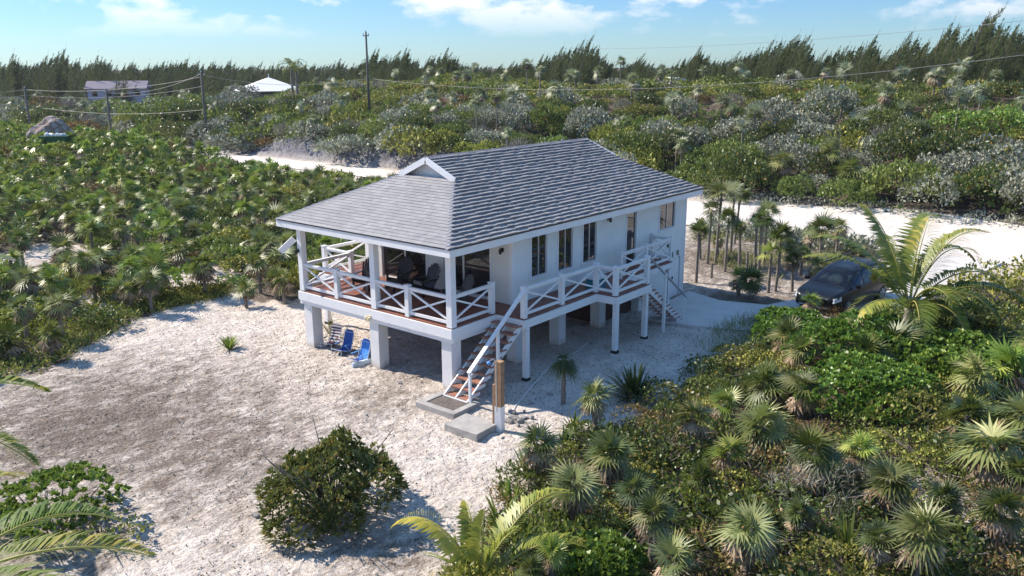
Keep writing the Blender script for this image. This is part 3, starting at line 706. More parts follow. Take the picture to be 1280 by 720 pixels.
def caps(p, q, w=.30, side=None):
    cap = HB()
    p, q = Vector(p), Vector(q); d = q-p; n = int(d.length/.22)
    for i in range(n):
        a = p+d*(i/n)+Vector((0, 0, .045)); b_ = p+d*((i+1.15)/n)+Vector((0, 0, .02))
        dd = (b_-a).normalized(); sd_ = dd.cross(Vector((0, 0, 1))).normalized(); dn = Vector((0, 0, -.065))
        if side: dn1, dn2 = side
        else: dn1 = dn2 = dn
        L_, R__ = sd_*w*.5, -sd_*w*.5
        cap.quad([a, a+L_+dn, b_+L_+dn, b_]); cap.quad([a, b_, b_+R__+dn, a+R__+dn]); cap.quad([a+L_+dn, a, a+R__+dn])
    link('ridge_cap', cap.mesh('ridge_cap', CAPM), roof)
caps((X0, YN, EZ), (GX0, GY, ZG)); caps((X0, YF, EZ), (GX0, 2*YM-GY, ZG)); caps((X1, YN, EZ), (GX1, GY, ZG)); caps((X1, YF, EZ), (GX1, 2*YM-GY, ZG)); caps((3.34, YM, ZR), (14.76, YM, ZR))
for gx, sg in ((GX0, -1), (GX1, 1)):
    g = HB()
    fx = gx-sg*.32
    g.quad([(fx, GY-.1, ZG-.08), (fx, 2*YM-GY+.1, ZG-.08), (fx, YM, ZR-.05)])
    for sy in (-1, 1):
        yb = YM+sy*(YM-GY+.03)
        apx = 3.34 if sg < 0 else 14.76
        g.bar((gx+sg*.03, yb, ZG-.02), (apx+sg*.03, YM-sy*.0, ZR-.10), .06, .24)
    link('gable', g.mesh('gable', WHITE), roof)
fa = HB()
for (p, q) in (((X0, YN), (X1, YN)), ((X0, YF), (X1, YF)), ((X0, YN), (X0, YF)), ((X1, YN), (X1, YF))):
    ox = 0
    a = Vector((p[0], p[1], EZ-.165)); b_ = Vector((q[0], q[1], EZ-.165)); d = (b_-a).normalized()
    ins = Vector((.02 if p[0] == q[0] == X0 else -.02 if p[0] == q[0] == X1 else 0, .02 if p[1] == q[1] == YN else -.02 if p[1] == q[1] == YF else 0, 0))
    fa.bar(a+ins+d*(.0 if p[0] == q[0] else .041), b_+ins-d*(.0 if p[0] == q[0] else .041), .04, .27)
link('fascia', fa.mesh('fascia', WHITE), roof)
de = HB()
for (p, q) in (((X0-.02, YN-.012), (X1+.02, YN-.012)), ((X0-.012, YN-.02), (X0-.012, YF+.02)), ((X1+.012, YN), (X1+.012, YF))):
    de.bar((p[0], p[1], EZ-.012), (q[0], q[1], EZ-.012), .035, .036)
link('drip_edge', de.mesh('drip_edge', BLACK), roof)
link('soffit', HB().box(X0+.05, X1-.05, YN+.05, YF-.05, 5.302, 5.33).mesh('soffit', WHITE), roof)
# porch posts
for x, y in ((.11, .08), (.11, 4.1), (.11, 8.56)):
    HB().box(x-.13, x+.13, y-.13, y+.13, D, 5.30).build('porch_post', WHITE, house)
HB().box(-.02, .24, -.02, 8.7, 5.13, 5.30).build('porch_beam', WHITE, house); 
# railings
RH = 1.16
def newel(x, y, z=D, h=RH+.04, w=.19, cap_=True):
    b = HB(); b.box(x-w/2, x+w/2, y-w/2, y+w/2, z-.0, z+h)
    if cap_: b.box(x-w/2-.02, x+w/2+.02, y-w/2-.02, y+w/2+.02, z+h, z+h+.03)
    return b.build('newel_post', WHITE, house)
def rail(p, q, z=D, mat=None):
    p = Vector((p[0], p[1], 0)); q = Vector((q[0], q[1], 0)); d = (q-p).normalized(); a = p+d*.095; c = q-d*.095
    b = HB(); Zv = lambda v_, h: (v_.x, v_.y, z+h)
    b.bar(Zv(a, RH-.03), Zv(c, RH-.03), .13, .055); b.bar(Zv(a, RH-.10), Zv(c, RH-.10), .045, .08); b.bar(Zv(a, .15), Zv(c, .15), .05, .11)
    b.bar(Zv(a, .22), Zv(c, RH-.15), .045, .072); nn = d.cross(Vector((0, 0, 1)))*.004
    b.bar(Zv(a+nn, RH-.15), Zv(c+nn, .22), .04, .070)
    return b.build('cross_railing', WHITE, house)
for y in (2.29, 6.38): newel(.11, y)
for a, c in ((.08, 2.29), (2.29, 4.1), (4.1, 6.38), (6.38, 8.56)): rail((.11, a), (.11, c))
newel(2.36, .10); rail((.11, .08), (2.36, .10))
newel(2.62, -1.26); newel(5.0, -1.26); newel(7.45, -1.26); rail((2.62, -1.26), (5.0, -1.26)); rail((5.0, -1.26), (7.45, -1.26))
newel(7.45, -2.22); newel(9.95, -2.22); rail((7.45, -1.26), (7.45, -2.22)); rail((7.45, -2.22), (9.95, -2.22))
newel(9.95, -.9, w=.12); newel(12.1, -.9, w=.12); newel(14.4, -.9, w=.12); newel(14.4, .08, w=.12)
rail((9.95, -.9), (12.1, -.9)); rail((12.1, -.9), (14.4, -.9)); rail((14.4, -.9), (14.4, .10))
newel(2.75, 8.62); newel(2.75, 10.45); newel(5.35, 10.45); newel(5.35, 8.62)
rail((.11, 8.56), (2.75, 8.62)); rail((2.75, 8.62), (2.75, 10.45)); rail((2.75, 10.45), (5.35, 10.45))
# front stairs (run towards -x) and back stairs (run towards +x)
def stairs(x0, z0, x1, z1, y0, y1, n, sx):
    st = empty('staircase'); st.parent = house
    dx = (x1-x0)/n; dz = (z1-z0)/n
    for y in (y0+.03, (y0+y1)/2, y1-.03):
        b = HB()
        b.bar((x0, y, z0-.30), (x1, y, z1-.10), .05, .22)
        for i in range(n):
            xa = x0+dx*i; zt = z0+dz*(i+1)
            b.box(xa, xa+dx*.86, y-.028, y+.028, zt-.20, zt-.045)
        link('stringer', b.mesh('stringer', WHITE), st)
    for i in range(n):
        xa = x0+dx*i; zt = z0+dz*(i+1)
        b = HB(); b.box(xa-.01*sx, xa+dx*.46, y0-.04, y1+.04, zt-.044, zt); b.box(xa+dx*.50, xa+dx*1.06, y0-.04, y1+.04, zt-.044, zt)
        link('tread', b.mesh('tread', TREAD), st)
    return st
st1 = stairs(2.40, D, -.55, .22, -1.30, -.12, 10, -1)
b = HB(); b.box(-.60, -.52, -1.42, -1.32, .0, 1.26); link('rail_post', b.mesh('rail_post', WHITE), st1)
b = HB(); b.box(.92, 1.02, -1.42, -1.32, .9, 2.42); link('rail_post', b.mesh('rail_post', WHITE), st1)
b = HB(); b.bar((2.55, -1.37, 3.66), (-.62, -1.37, 1.28), .15, .07); link('handrail', b.mesh('handrail', WHITE), st1)
b = HB(); b.box(-.66, -.56, -1.3, -.1, .02, .19); link('bottom_riser', b.mesh('bottom_riser', WHITE), st1)
st2 = stairs(10.13, D, 13.35, .12, -2.25, -1.10, 12, 1)
b = HB(); b.box(13.3, 13.36, -2.36, -2.30, 0, 1.15); link('rail_post', b.mesh('rail_post', WHITE), st2)
b = HB(); b.box(11.35, 11.47, -2.38, -2.27, -.2, 2.7); link('rail_post', b.mesh('rail_post', WHITE), st2)
b = HB(); b.bar((10.05, -2.32, 3.6), (13.5, -2.32, 1.15), .10, .06); link('handrail', b.mesh('handrail', plain('weathered_rail', (.42, .45, .48), .7, .1)), st2)
# teal items on the side landing
cb_ = tag(empty('storage_box', (8.0*K, -.9*K, D*K)), 'turquoise cooler box standing behind the side landing railing', 'cooler')
link('body', MB().box(-.32, .32, -.22, .22, .0, .36).mesh('body', TURQ), cb_); link('lid', MB().box(-.34, .34, -.24, .24, .362, .44).mesh('lid', WHITE), cb_)

# concrete pads, timber post with shower, boards, rocks
p1 = tag(empty('concrete_pad', (0, 0, 0)), 'pale concrete landing pad with dark inset at the stair foot', 'concrete pad')
b = HB(); 
for q in ((-1.75, -1.5, -1.66, .15), (-.62, -.40, -1.66, .15), (-1.5, -.62, -1.66, -1.42), (-1.5, -.62, -.12, .15)): b.box(q[0], q[1], q[2], q[3], -.1, .20)
link('rim', b.mesh('rim', PADC), p1); link('inset', HB().box(-1.498, -.622, -1.418, -.122, -.1, .17).mesh('inset', PADD), p1)
o = HB().box(-2.62, -1.50, -3.33, -1.93, -.12, .24).build('concrete_slab', PADC, None, bevel=.012); tag(o, 'plain square concrete slab beside the timber shower post', 'concrete slab'); o.rotation_euler = (0, 0, .03)
tp = tag(empty('shower_post', (-1.40*K, -3.42*K, 0), .15), 'tall timber post with white painted foot and outdoor shower pipe', 'post')
link('post', MB().box(-.1, .1, -.1, .1, .72, 2.02).mesh('post', TIMBER), tp); link('painted_foot', MB().box(-.103, .103, -.103, .103, -.2, .72).mesh('painted_foot', WHITE), tp)
link('post_block', MB().box(-.10, .10, .101, .17, .15, 1.35).mesh('post_block', TIMBER), tp)
link('pipe', MB().tube([(-.13, .02, .6), (-.13, .02, 2.05), (-.2, .06, 2.14), (-.34, .12, 2.1)], .018, 6).mesh('pipe', SILVER), tp)
link('valve', MB().lathe([(.03, 2.0), (.06, 2.04), (.06, 2.08), (.03, 2.1)], (-.34, .12), 8).mesh('valve', LBLUE), tp)
o = HB().bar((-.50, 5.0, .10), (.42, 4.86, .10), .12, .17).build('white_beam', plain('pale_blue_paint', (.55, .66, .76), .6, .08), None); tag(o, 'short pale beam lying beside the middle porch pillar', 'beam')
o = MB().tube([(*at(x, y), h1(*at(x, y))+.03) for x, y in ((631, 527), (645, 508), (668, 480), (690, 455), (722, 440), (735, 428))], .014, 6).build('garden_hose', WHITE); tag(o, 'thin white hose running over the shaded sand under the walkway', 'hose')
def rock_mesh(s, seed):
    import bmesh
    bm = bmesh.new(); bmesh.ops.create_icosphere(bm, subdivisions=2, radius=s); r = random.Random(seed)
    k_ = [r.uniform(.6, 1.2) for _ in range(3)]; ph = r.uniform(0, 9)
    for v_ in bm.verts:
        f = 1+.22*math.sin(v_.co.x/s*3+ph)+.18*math.sin(v_.co.y/s*4+ph*2)+r.uniform(-.07, .07)
        v_.co.x *= f*k_[0]; v_.co.y *= f*k_[1]; v_.co.z *= f*.6
    me = bpy.data.meshes.new('rock'); bm.to_mesh(me); bm.free(); me.materials.append(ROCKM); return me
for i, (px, py, s) in enumerate(((636, 527, .13), (643, 524, .16), (650, 527, .12), (655, 523, .10), (648, 533, .09), (660, 529, .08), (641, 516, .11), (655, 515, .07), (632, 541, .07), (664, 523, .12), (670, 530, .06), (628, 548, .06))):
    x, y = at(px, py); o = link('rock', rock_mesh(s, i), None, (x, y, h1(x, y)+s*.2)); tag(o, 'small grey rock in the pile beside the shower post', 'rock', 'rocks piled by the shower post')
for i, (px, py, s, lb) in enumerate(((663, 505, .09, 'lone grey rock in the shade left of the leaning palm'), (500, 480, .10, 'dark clod of earth on the sand in front of the porch'), (458, 520, .07, 'small dark stone on the open sand below the clod'), (320, 646, .1, 'bluish stone at the left edge of the big dark bush'), (688, 494, .10, 'dark round stone on shaded sand near the small palm'))):
    x, y = at(px, py); o = link('stone', rock_mesh(s, i+30), None, (x, y, h1(x, y)+s*.15)); tag(o, lb, 'stone')

# beach chairs below the porch
def beach_chair(label, pos, rz, fab, seatm, stripes=False):
    o = tag(empty('beach_chair', (pos[0], pos[1], h1(*pos)), rz), label, 'beach chair')
    f = MB(); r_ = .014
    for s in (-1, 1):
        y = s*.27
        f.tube([(-.3, y, .03), (-.28, y, .24), (.25, y, .10), (.48, y, .78)], r_, 6)
        f.tube([(.30, y, .02), (-.02, y, .36), (.34, y, .38)], r_, 6); f.tube([(-.3, y, .02), (.32, y, .02)], r_, 6)
    f.tube([(-.28, -.27, .24), (-.28, .27, .24)], r_, 6); f.tube([(.48, -.27, .78), (.48, .27, .78)], r_, 6); f.tube([(.3, -.27, .02), (.3, .27, .02)], r_, 6)
    link('frame', f.mesh('frame', SILVER), o)
    s_ = MB(); n = 10
    for i in range(n):
        a, c = i/n, (i+1)/n; z = lambda t: .235-.13*t-.05*math.sin(math.pi*t); x = lambda t: -.28+.54*t
        s_.hexa([(x(a), -.255, z(a)), (x(c), -.255, z(c)), (x(c), .255, z(c)), (x(a), .255, z(a)), (x(a), -.255, z(a)+.012), (x(c), -.255, z(c)+.012), (x(c), .255, z(c)+.012), (x(a), .255, z(a)+.012)])
    link('seat', s_.mesh('seat', fab), o)
    bk = MB(); n = 14; bk2 = MB()
    for i in range(n):
        a, c = i/n, (i+1)/n; z = lambda t: .10+.78*t; x = lambda t: .25+.265*t+.05*math.sin(math.pi*t); w = lambda t: .25 if t < .85 else .25-(t-.85)*.7
        tgt = bk2 if (stripes and i % 2) else bk
        tgt.hexa([(x(a), -w(a), z(a)), (x(a)+.012, -w(a), z(a)), (x(a)+.012, w(a), z(a)), (x(a), w(a), z(a)), (x(c), -w(c), z(c)), (x(c)+.012, -w(c), z(c)), (x(c)+.012, w(c), z(c)), (x(c), w(c), z(c))])
    link('backrest', bk.mesh('backrest', seatm), o)
    if stripes: link('backrest_stripes', bk2.mesh('backrest_stripes', WHITE), o)
    for s in (-1, 1): link('armrest', MB().box(-.06, .36, s*.27-.03, s*.27+.03, .375, .395).mesh('armrest', LBLUE if not stripes else CREAMF), o)
    o.scale = (.88, .88, .88); return o
c1 = at(427, 442); c2 = at(447, 455); c3 = at(413, 434)
beach_chair('folding low beach chair in plain dark blue, middle of the three', c1, .10, BLUEF, BLUEF)
beach_chair('low beach chair with lighter blue back nearest the middle pillar', c2, .02, BLUEF, plain('mid_blue_fabric', (.03, .17, .58), .6, .15, 6, c2=(.07, .30, .72)))
beach_chair('low beach chair with dark red and white striped back', c3, .25, plain('dark_red', (.14, .03, .05), .7), plain('maroon_fabric', (.10, .02, .06), .7), True)
ring = MB(); cx, cy = at(402, 431)
ring.tube([(cx+.26*math.cos(t), cy+.26*math.sin(t), .08+.05*math.sin(t)) for t in np.linspace(0, 6.28, 22)], .022, 6, False)
o = ring.build('float_ring', WHITE); tag(o, 'white hoop lying on the sand behind the left porch pillar', 'hoop')

# adirondack chairs on the porch
def adirondack(label, pos, rz):
    o = tag(empty('adirondack_chair', (pos[0]*K, pos[1]*K, D*K), rz), label, 'porch chair', 'black porch chairs')
    for s in (-1, 1):
        link('leg', MB().box(-.36, -.27, s*.30-.02, s*.30+.02, 0, .52).mesh('leg', BLACK), o)
        link('leg', MB().bar((-.30, s*.255, .34), (.46, s*.255, .05), .03, .12).mesh('leg', BLACK), o)
        link('armrest', MB().box(-.42, .32, s*.32-.07, s*.32+.07, .522, .55).mesh('armrest', BLACK), o)
    b = MB()
    for i in range(7):
        t = i/6; b.box(-.34+.50*t, -.27+.50*t, -.25, .25, .37-.19*t, .392-.19*t)
    link('seat', b.mesh('seat', BLACK), o)
    b = MB()
    for i in range(7):
        y = -.27+.09*i; top = 1.02-.5*abs((i-3)/3)**2*.35
        b.bar((.18, y*.8, .20), (.18+.36*(top-.2)/.8, y*1.05, top), .072, .022)
    b.bar((.40, -.31, .60), (.40, .31, .60), .03, .07); link('backrest', b.mesh('backrest', BLACK), o)
    return o
adirondack('black slatted porch chair nearest the left end of the porch', (1.9, 6.75), .35)
adirondack('black slatted porch chair in front of the left glass door', (2.95, 5.75), .2)
adirondack('black slatted porch chair between the two sliding doors', (2.75, 4.05), -.1)
adirondack('black slatted porch chair behind the corner post by the right glass door', (2.25, 1.75), -.3)
tb = tag(empty('side_table', (2.0*K, 5.1*K, D*K)), 'low dark square table among the porch chairs', 'side table')
link('tabletop', MB().box(-.25, .25, -.25, .25, .42, .45).mesh('tabletop', BLACK), tb)
for sx in (-1, 1):
    for sy in (-1, 1): link('leg', MB().box(sx*.2-.02, sx*.2+.02, sy*.2-.02, sy*.2+.02, 0, .42).mesh('leg', BLACK), tb)
# ------------------------------------------------------------------ black minivan
def carbody():
    """lofted sections along +x (front at x=0, rear at x=5.1); y half width; returns body and glasshouse meshes"""
    L_ = 5.1
    # x, half width, sill z, belt z, roof z, roof half width
    S = [(0.0, .55, .34, .62, .66, .45), (.06, .80, .26, .74, .80, .62), (.35, .93, .22, .86, .94, .74), (.8, .97, .20, .93, 1.02, .80),
         (1.15, .98, .20, .97, 1.10, .80), (1.95, .99, .20, 1.00, 1.58, .68), (2.5, 1.0, .20, 1.01, 1.69, .70), (3.3, 1.0, .20, 1.02, 1.73, .71), (4.2, 1.0, .20, 1.03, 1.71, .71),
         (4.75, .98, .22, 1.03, 1.62, .68), (5.0, .94, .26, 1.02, 1.2, .74), (5.1, .86, .32, .98, 1.05, .70)]
    V = []; ns = 14
    for x, hw, zs, zb, zr, rw in S:
        r_ = [(hw*.90, zs), (hw, zs+.10), (hw, (zs+zb)*.5), (hw*.985, zb-.06), (hw*.95, zb), (rw+(hw-rw)*.25, zb+(zr-zb)*.7), (rw*.93, zr-.03)]
        V += [(x, -a, z) for a, z in r_]+[(x, a, z) for a, z in r_[::-1]]
    F = []
    n = 14
    for i in range(len(S)-1):
        for j in range(n): F.append((i*n+j, i*n+(j+1) % n, (i+1)*n+(j+1) % n, (i+1)*n+j))
    F.append(tuple(range(n))[::-1]); F.append(tuple((len(S)-1)*n+j for j in range(n)))
    me = bpy.data.meshes.new('body'); me.from_pydata(V, [], [f[::-1] for f in F]); me.update()
    me.polygons.foreach_set('use_smooth', [True]*len(F)); return me, S
CARP = nodes('black_car_paint'); _m, nt, out = CARP
pb = N(nt, 'ShaderNodeBsdfPrincipled', Roughness=.35); pb.inputs['Specular IOR Level'].default_value = .25; pb.inputs['Base Color'].default_value = (.005, .006, .009, 1); pb.inputs['Coat Weight'].default_value = .25; pb.inputs['Coat Roughness'].default_value = .06
bump(nt, noise(nt, 40, 2, .5, geo_pos(nt)), .02, .01, pb); nt.links.new(pb.outputs[0], out.inputs[0]); CARP = _m
CGL = plain('car_glass', (.012, .015, .018), .04, .2, 1.5, spec=.5)
CHR = plain('chrome', (.75, .76, .78), .18, .02, 3, metal=1.)
HL = plain('headlight_lens', (.62, .66, .70), .1, .1, 20)
car = tag(empty('minivan', (17.75*K, -6.75*K, h1(17.75*K, -6.75*K)+.09), R(-8)), 'black minivan parked on the drive behind the coconut palm', 'minivan')
me, S = carbody(); me.materials.append(CARP); body = link('body', me, car)
sb = body.modifiers.new('s', 'SUBSURF'); sb.levels = sb.render_levels = 3
bpy.context.view_layer.update(); _dg = bpy.context.evaluated_depsgraph_get(); _bm = body.evaluated_get(_dg).to_mesh(); _bv = [v_.co.copy() for v_ in _bm.vertices]; _bn = [v_.normal.copy() for v_ in _bm.vertices]
_bp = [(list(p_.vertices), p_.center.copy(), p_.normal.copy()) for p_ in _bm.polygons]
def skin(name, test, mat, off=.006):
    idx = {}; V = []; F = []
    for vs_, c_, n_ in _bp:
        if test(c_, n_):
            f_ = []
            for q in vs_:
                if q not in idx: idx[q] = len(V); V.append(tuple(_bv[q]+_bn[q]*off))
                f_.append(idx[q])
            F.append(f_)
    me_ = bpy.data.meshes.new(name); me_.from_pydata(V, [], F); me_.materials.append(mat); me_.polygons.foreach_set('use_smooth', [True]*len(F)); return link(name, me_, car)
def sect(x):
    for a, b in zip(S, S[1:]):
        if a[0] <= x <= b[0]:
            t = (x-a[0])/(b[0]-a[0]); return [p+(q-p)*t for p, q in zip(a, b)]
ws = MB()      # windscreen
ws.quad([(1.20, -.74, 1.10), (1.20, .74, 1.10), (1.86, .60, 1.545), (1.86, -.60, 1.545)]); ws.quad([(1.17, -.5, 1.115), (1.17, .5, 1.115), (1.2, .74, 1.10), (1.2, -.74, 1.10)])
skin('windscreen', lambda c, n: 1.14 < c.x < 1.86 and abs(c.y) < .70 and n.z > .35 and n.x < -.12 and c.z > 1.06, CGL)
for s in (-1, 1):
    for (xa, xb) in ((1.62, 2.30), (2.36, 3.35), (3.41, 4.35)):
        skin('side_window', lambda c, n: xa < c.x < xb and s*c.y > .5 and 1.06 < c.z < 1.52 and abs(n.y) > .45, CGL); continue
        b = MB(); A = []
        for x in (xa, xb):
            _, hw, zs, zb, zr, rw = sect(x); k_ = 0.04
            lo = (x, s*(hw*.95+.012), zb+.02); q = .66 if x > 1.8 else .38
            A.append((lo, (x+(.0 if x > 1.8 else .12), s*(hw*.95+(rw+(hw-rw)*.25-hw*.95)*q+.02), zb+(zr-zb)*q)))
        b.quad([A[0][0], A[1][0], A[1][1], A[0][1]]); link('side_window', b.mesh('side_window', CGL), car)
    for x in (.98, 4.05):
        wv = empty('wheel'); wv.parent = car; wv.location = (x, s*.88, .34); wv.rotation_euler = (R(90), 0, 0)
        t = MB().lathe([(.20, -.12), (.31, -.12), (.34, -.08), (.34, .08), (.31, .12), (.20, .12)], (0, 0), 28); link('tyre', t.mesh('tyre', FOOT), wv)
        rm = MB().lathe([(.05, .10), (.21, .125), (.215, -.125), (.05, -.10)], (0, 0), 20)
        for k_ in range(7):
            a = k_*2*math.pi/7
            for zz in (.128, -.128): rm.bar((.04*math.cos(a), .04*math.sin(a), zz), (.2*math.cos(a), .2*math.sin(a), zz), .035, .02)
        link('rim', rm.mesh('rim', SILVER), wv)
    hl = MB(); hl.hexa([(.03, s*.50, .58), (.10, s*.84, .60), (.46, s*.955, .66), (.30, s*.6, .64), (.06, s*.50, .74), (.14, s*.82, .77), (.50, s*.925, .82), (.34, s*.6, .80)])
    link('headlight', hl.mesh('headlight', HL), car)
    mr_ = MB(); mr_.box(1.42, 1.56, s*1.0, s*1.2, 1.02, 1.19); o = mr_.build('side_mirror', CARP, car, bevel=.04)
    link('tail_light', MB().box(4.90, 5.02, s*.80, s*.93, .85, 1.3).mesh('tail_light', plain('tail_red', (.3, .01, .01), .2)), car)
gr = MB()
for z in (.60, .665, .73): gr.box(-.03, .03, -.48, .48, z-.018, z+.018)
link('grille', gr.mesh('grille', CHR), car)
link('bumper_trim', MB().box(-.02, .05, -.6, .6, .36, .40).mesh('bumper_trim', CHR), car)
link('wiper', MB().bar((1.16, -.5, 1.16), (1.45, .05, 1.35), .02, .015).mesh('wiper', BLACK), car)
link('roof_rails', MB().bar((2.1, -.66, 1.745), (4.4, -.66, 1.765), .04, .04).bar((2.1, .66, 1.745), (4.4, .66, 1.765), .04, .04).mesh('roof_rails', BLACK), car)

# ------------------------------------------------------------------ coconut palms (explicit fronds)
def frond(az, el, L_, droop, seed, nl=60, ll=.75, lw=.085, wind=.25, hang=.5, stiff=.9):
    r = np.random.default_rng(seed); pts = []; p = np.zeros(3); d = np.array([math.cos(el)*math.cos(az), math.cos(el)*math.sin(az), math.sin(el)]); N_ = 26
    wv = np.array([.63, -.78, 0])*wind
    for i in range(N_+1):
        pts.append(p.copy()); d = d+np.array([0, 0, -1])*droop/N_*(.5+1.8*i/N_)+wv*(.5+i/N_)/N_; d /= np.linalg.norm(d); p = p+d*L_/N_
    pts = np.array(pts); B = MB()
    B.tube(pts, [.03*(1-.85*i/N_)+.004 for i in range(N_+1)], 5)
    V = []; vs = []; base = r.uniform(.2, .6)
    for i in range(nl):
        t = .16+.84*(i+.5)/nl; f = t*N_; k = min(int(f), N_-1); q = pts[k]+(pts[k+1]-pts[k])*(f-k); dd = pts[k+1]-pts[k]; dd /= np.linalg.norm(dd)
        sd = np.cross(dd, [0, 0, 1.]); sd /= max(np.linalg.norm(sd), 1e-3); up = np.cross(sd, dd)
        l = ll*math.sin(math.pi*min(1, .22+.74*t))**.7*r.uniform(.85, 1.1)
        for s in (-1, 1):
            a = dd*(.35+.45*t)+sd*s*1.05+up*.30*stiff+r.normal(size=3)*.05+wv*.6; a /= np.linalg.norm(a)
            mid = q+a*l*.5; a2 = a+np.array([0, 0, -hang]); a2 /= np.linalg.norm(a2); tip = mid+a2*l*.55; w_ = np.cross(a, up); w_ /= max(np.linalg.norm(w_), 1e-3); w_ = (w_*.6+dd*.6)*lw
            V.append(np.array([q, mid+w_*.5, tip, mid-w_*.5])); vs.append(min(1, max(0, base+.35*t+r.uniform(-.15, .2))))
    return pts, B, np.concatenate(V), np.repeat(vs, 4)
RACH = leafmat('frond_rib', [(0, (.10, .11, .02)), (.5, (.24, .22, .05)), (1, (.3, .25, .07))], .5, .05, .05)
def coconut(name, label, pos, h, fr, trunk_r=.12, z=None, mat=None, seed=0, dead=()):
    x, y = pos; root = empty(name, (x, y, h1(x, y))); tag(root, label, 'coconut palm')
    if h > .2: link('trunk', trunk_mesh(h, trunk_r*1.3, trunk_r, (0, 0), 3), root)
    for i, f in enumerate(fr):
        pts, B, V, v = frond(*f[:4], seed+i, **(f[4] if len(f) > 4 else {}))
        o = link('frond', npmesh('frond', V, np.arange(len(V)).reshape(-1, 4), (G_DEAD if i in dead else mat or G_COCO), v), root, (0, 0, h))
        link('rib', B.mesh('rib', RACH, True), o)
    return root
def az_px(a):           # screen-like bearing: 0 = to the right of the picture, 90 = away from the viewer
    return YAW-math.pi/2+R(a)
# big one at the right
bx, by = at(1128, 455)
coconut('coconut_palm', 'large coconut palm with wind-blown fronds in front of the minivan', (bx, by), 1.6, [(az_px(145), R(58), 4.2, 1.2, dict(wind=.15, nl=60, ll=.8)), (az_px(92), R(60), 4.0, 1.3, dict(wind=.25, nl=60, ll=.8)), (az_px(25), R(70), 4.2, 1.3, dict(wind=.3, nl=60, ll=.8)), (az_px(-35), R(48), 3.4, 2.0, dict(wind=.2, hang=1.3, nl=54)),
    (az_px(165), R(50), 4.0, 1.0, dict(wind=.1, nl=60, ll=.85)), (az_px(120), R(68), 4.0, .9, dict(wind=.1, nl=60, ll=.85)), (az_px(70), R(72), 4.4, 1.4, dict(wind=.3, nl=60, ll=.85)),
    (az_px(40), R(58), 4.6, 1.5, dict(wind=.35, nl=60, ll=.85)), (az_px(15), R(46), 4.8, 1.6, dict(wind=.3, nl=52)), (az_px(-5), R(36), 5.0, 1.5, dict(wind=.2, nl=60, hang=1.6, ll=.85)),
    (az_px(-60), R(38), 2.6, 2.0, dict(wind=.2, hang=1.2)), (az_px(-110), R(42), 2.7, 1.9, dict(wind=.2)), (az_px(-20), R(15), 3.2, 1.4, dict(wind=.2, hang=1.2)),
    (az_px(100), R(50), 3.0, 1.6, dict(wind=.3)), (az_px(200), R(32), 2.8, 1.3, dict(wind=.2)), (az_px(-85), R(62), 2.4, 1.8, {}), (az_px(55), R(84), 3.0, .4, dict(wind=.15, nl=36))], .13, seed=300)
bx, by = at(602, 745)
coconut('coconut_palm', 'young yellow-green coconut palm at the bottom edge beside the dark bush', (bx, by), .12, [
    (az_px(150), R(64), 2.6, 1.75, dict(wind=-.1, nl=42, ll=.5)), (az_px(42), R(62), 2.9, 1.3, dict(wind=.2, nl=42, ll=.5)), (az_px(10), R(50), 2.7, 1.4, dict(wind=.1, nl=42, ll=.5)),
    (az_px(85), R(82), 1.5, .5, dict(wind=.05, nl=26, ll=.4)), (az_px(110), R(74), 1.7, 1.2, dict(wind=.0, nl=30, ll=.42)), (az_px(-60), R(45), 1.6, 1.4, dict(nl=30, ll=.4)), (az_px(200), R(50), 1.3, 1.3, dict(nl=26, ll=.35)), (az_px(20), R(76), 1.4, .8, dict(nl=26, ll=.4))], .06, seed=330, mat=G_COCOY)
bx, by = at(-95, 740, 2.6)
coconut('coconut_palm', 'coconut palm cut by the lower left edge, long drooping fronds over the bush', (bx, by), 2.6, [
    (az_px(18), R(22), 3.1, .7, dict(wind=.1, nl=60, ll=.62, lw=.055)), (az_px(-12), R(24), 3.3, 1.1, dict(wind=.1, nl=60, ll=.62, lw=.055)), (az_px(55), R(28), 3.0, 1.0, dict(nl=56, lw=.055)), (az_px(100), R(40), 3.0, 1.1, {}), (az_px(150), R(40), 3.0, 1.1, {}), (az_px(200), R(40), 3.0, 1.1, {}), (az_px(250), R(40), 3.0, 1.1, {}), (az_px(300), R(20), 3.0, 1.1, {})], .13, seed=350)
bx, by = at(-150, 545, 3.2)
coconut('coconut_palm', 'coconut palm mostly outside the left edge with frond tips over the sand', (bx, by), 3.2, [
    (az_px(0), R(15), 3.0, .9, dict(wind=.1, nl=60, ll=.55, lw=.055)), (az_px(-25), R(18), 3.0, 1.2, dict(nl=60, ll=.6, lw=.055)), (az_px(40), R(35), 3.0, 1.0, {}), (az_px(110), R(40), 3.0, 1.1, {}), (az_px(170), R(40), 3.0, 1.1, {}), (az_px(240), R(40), 3.0, 1.1, {})], .13, seed=370)

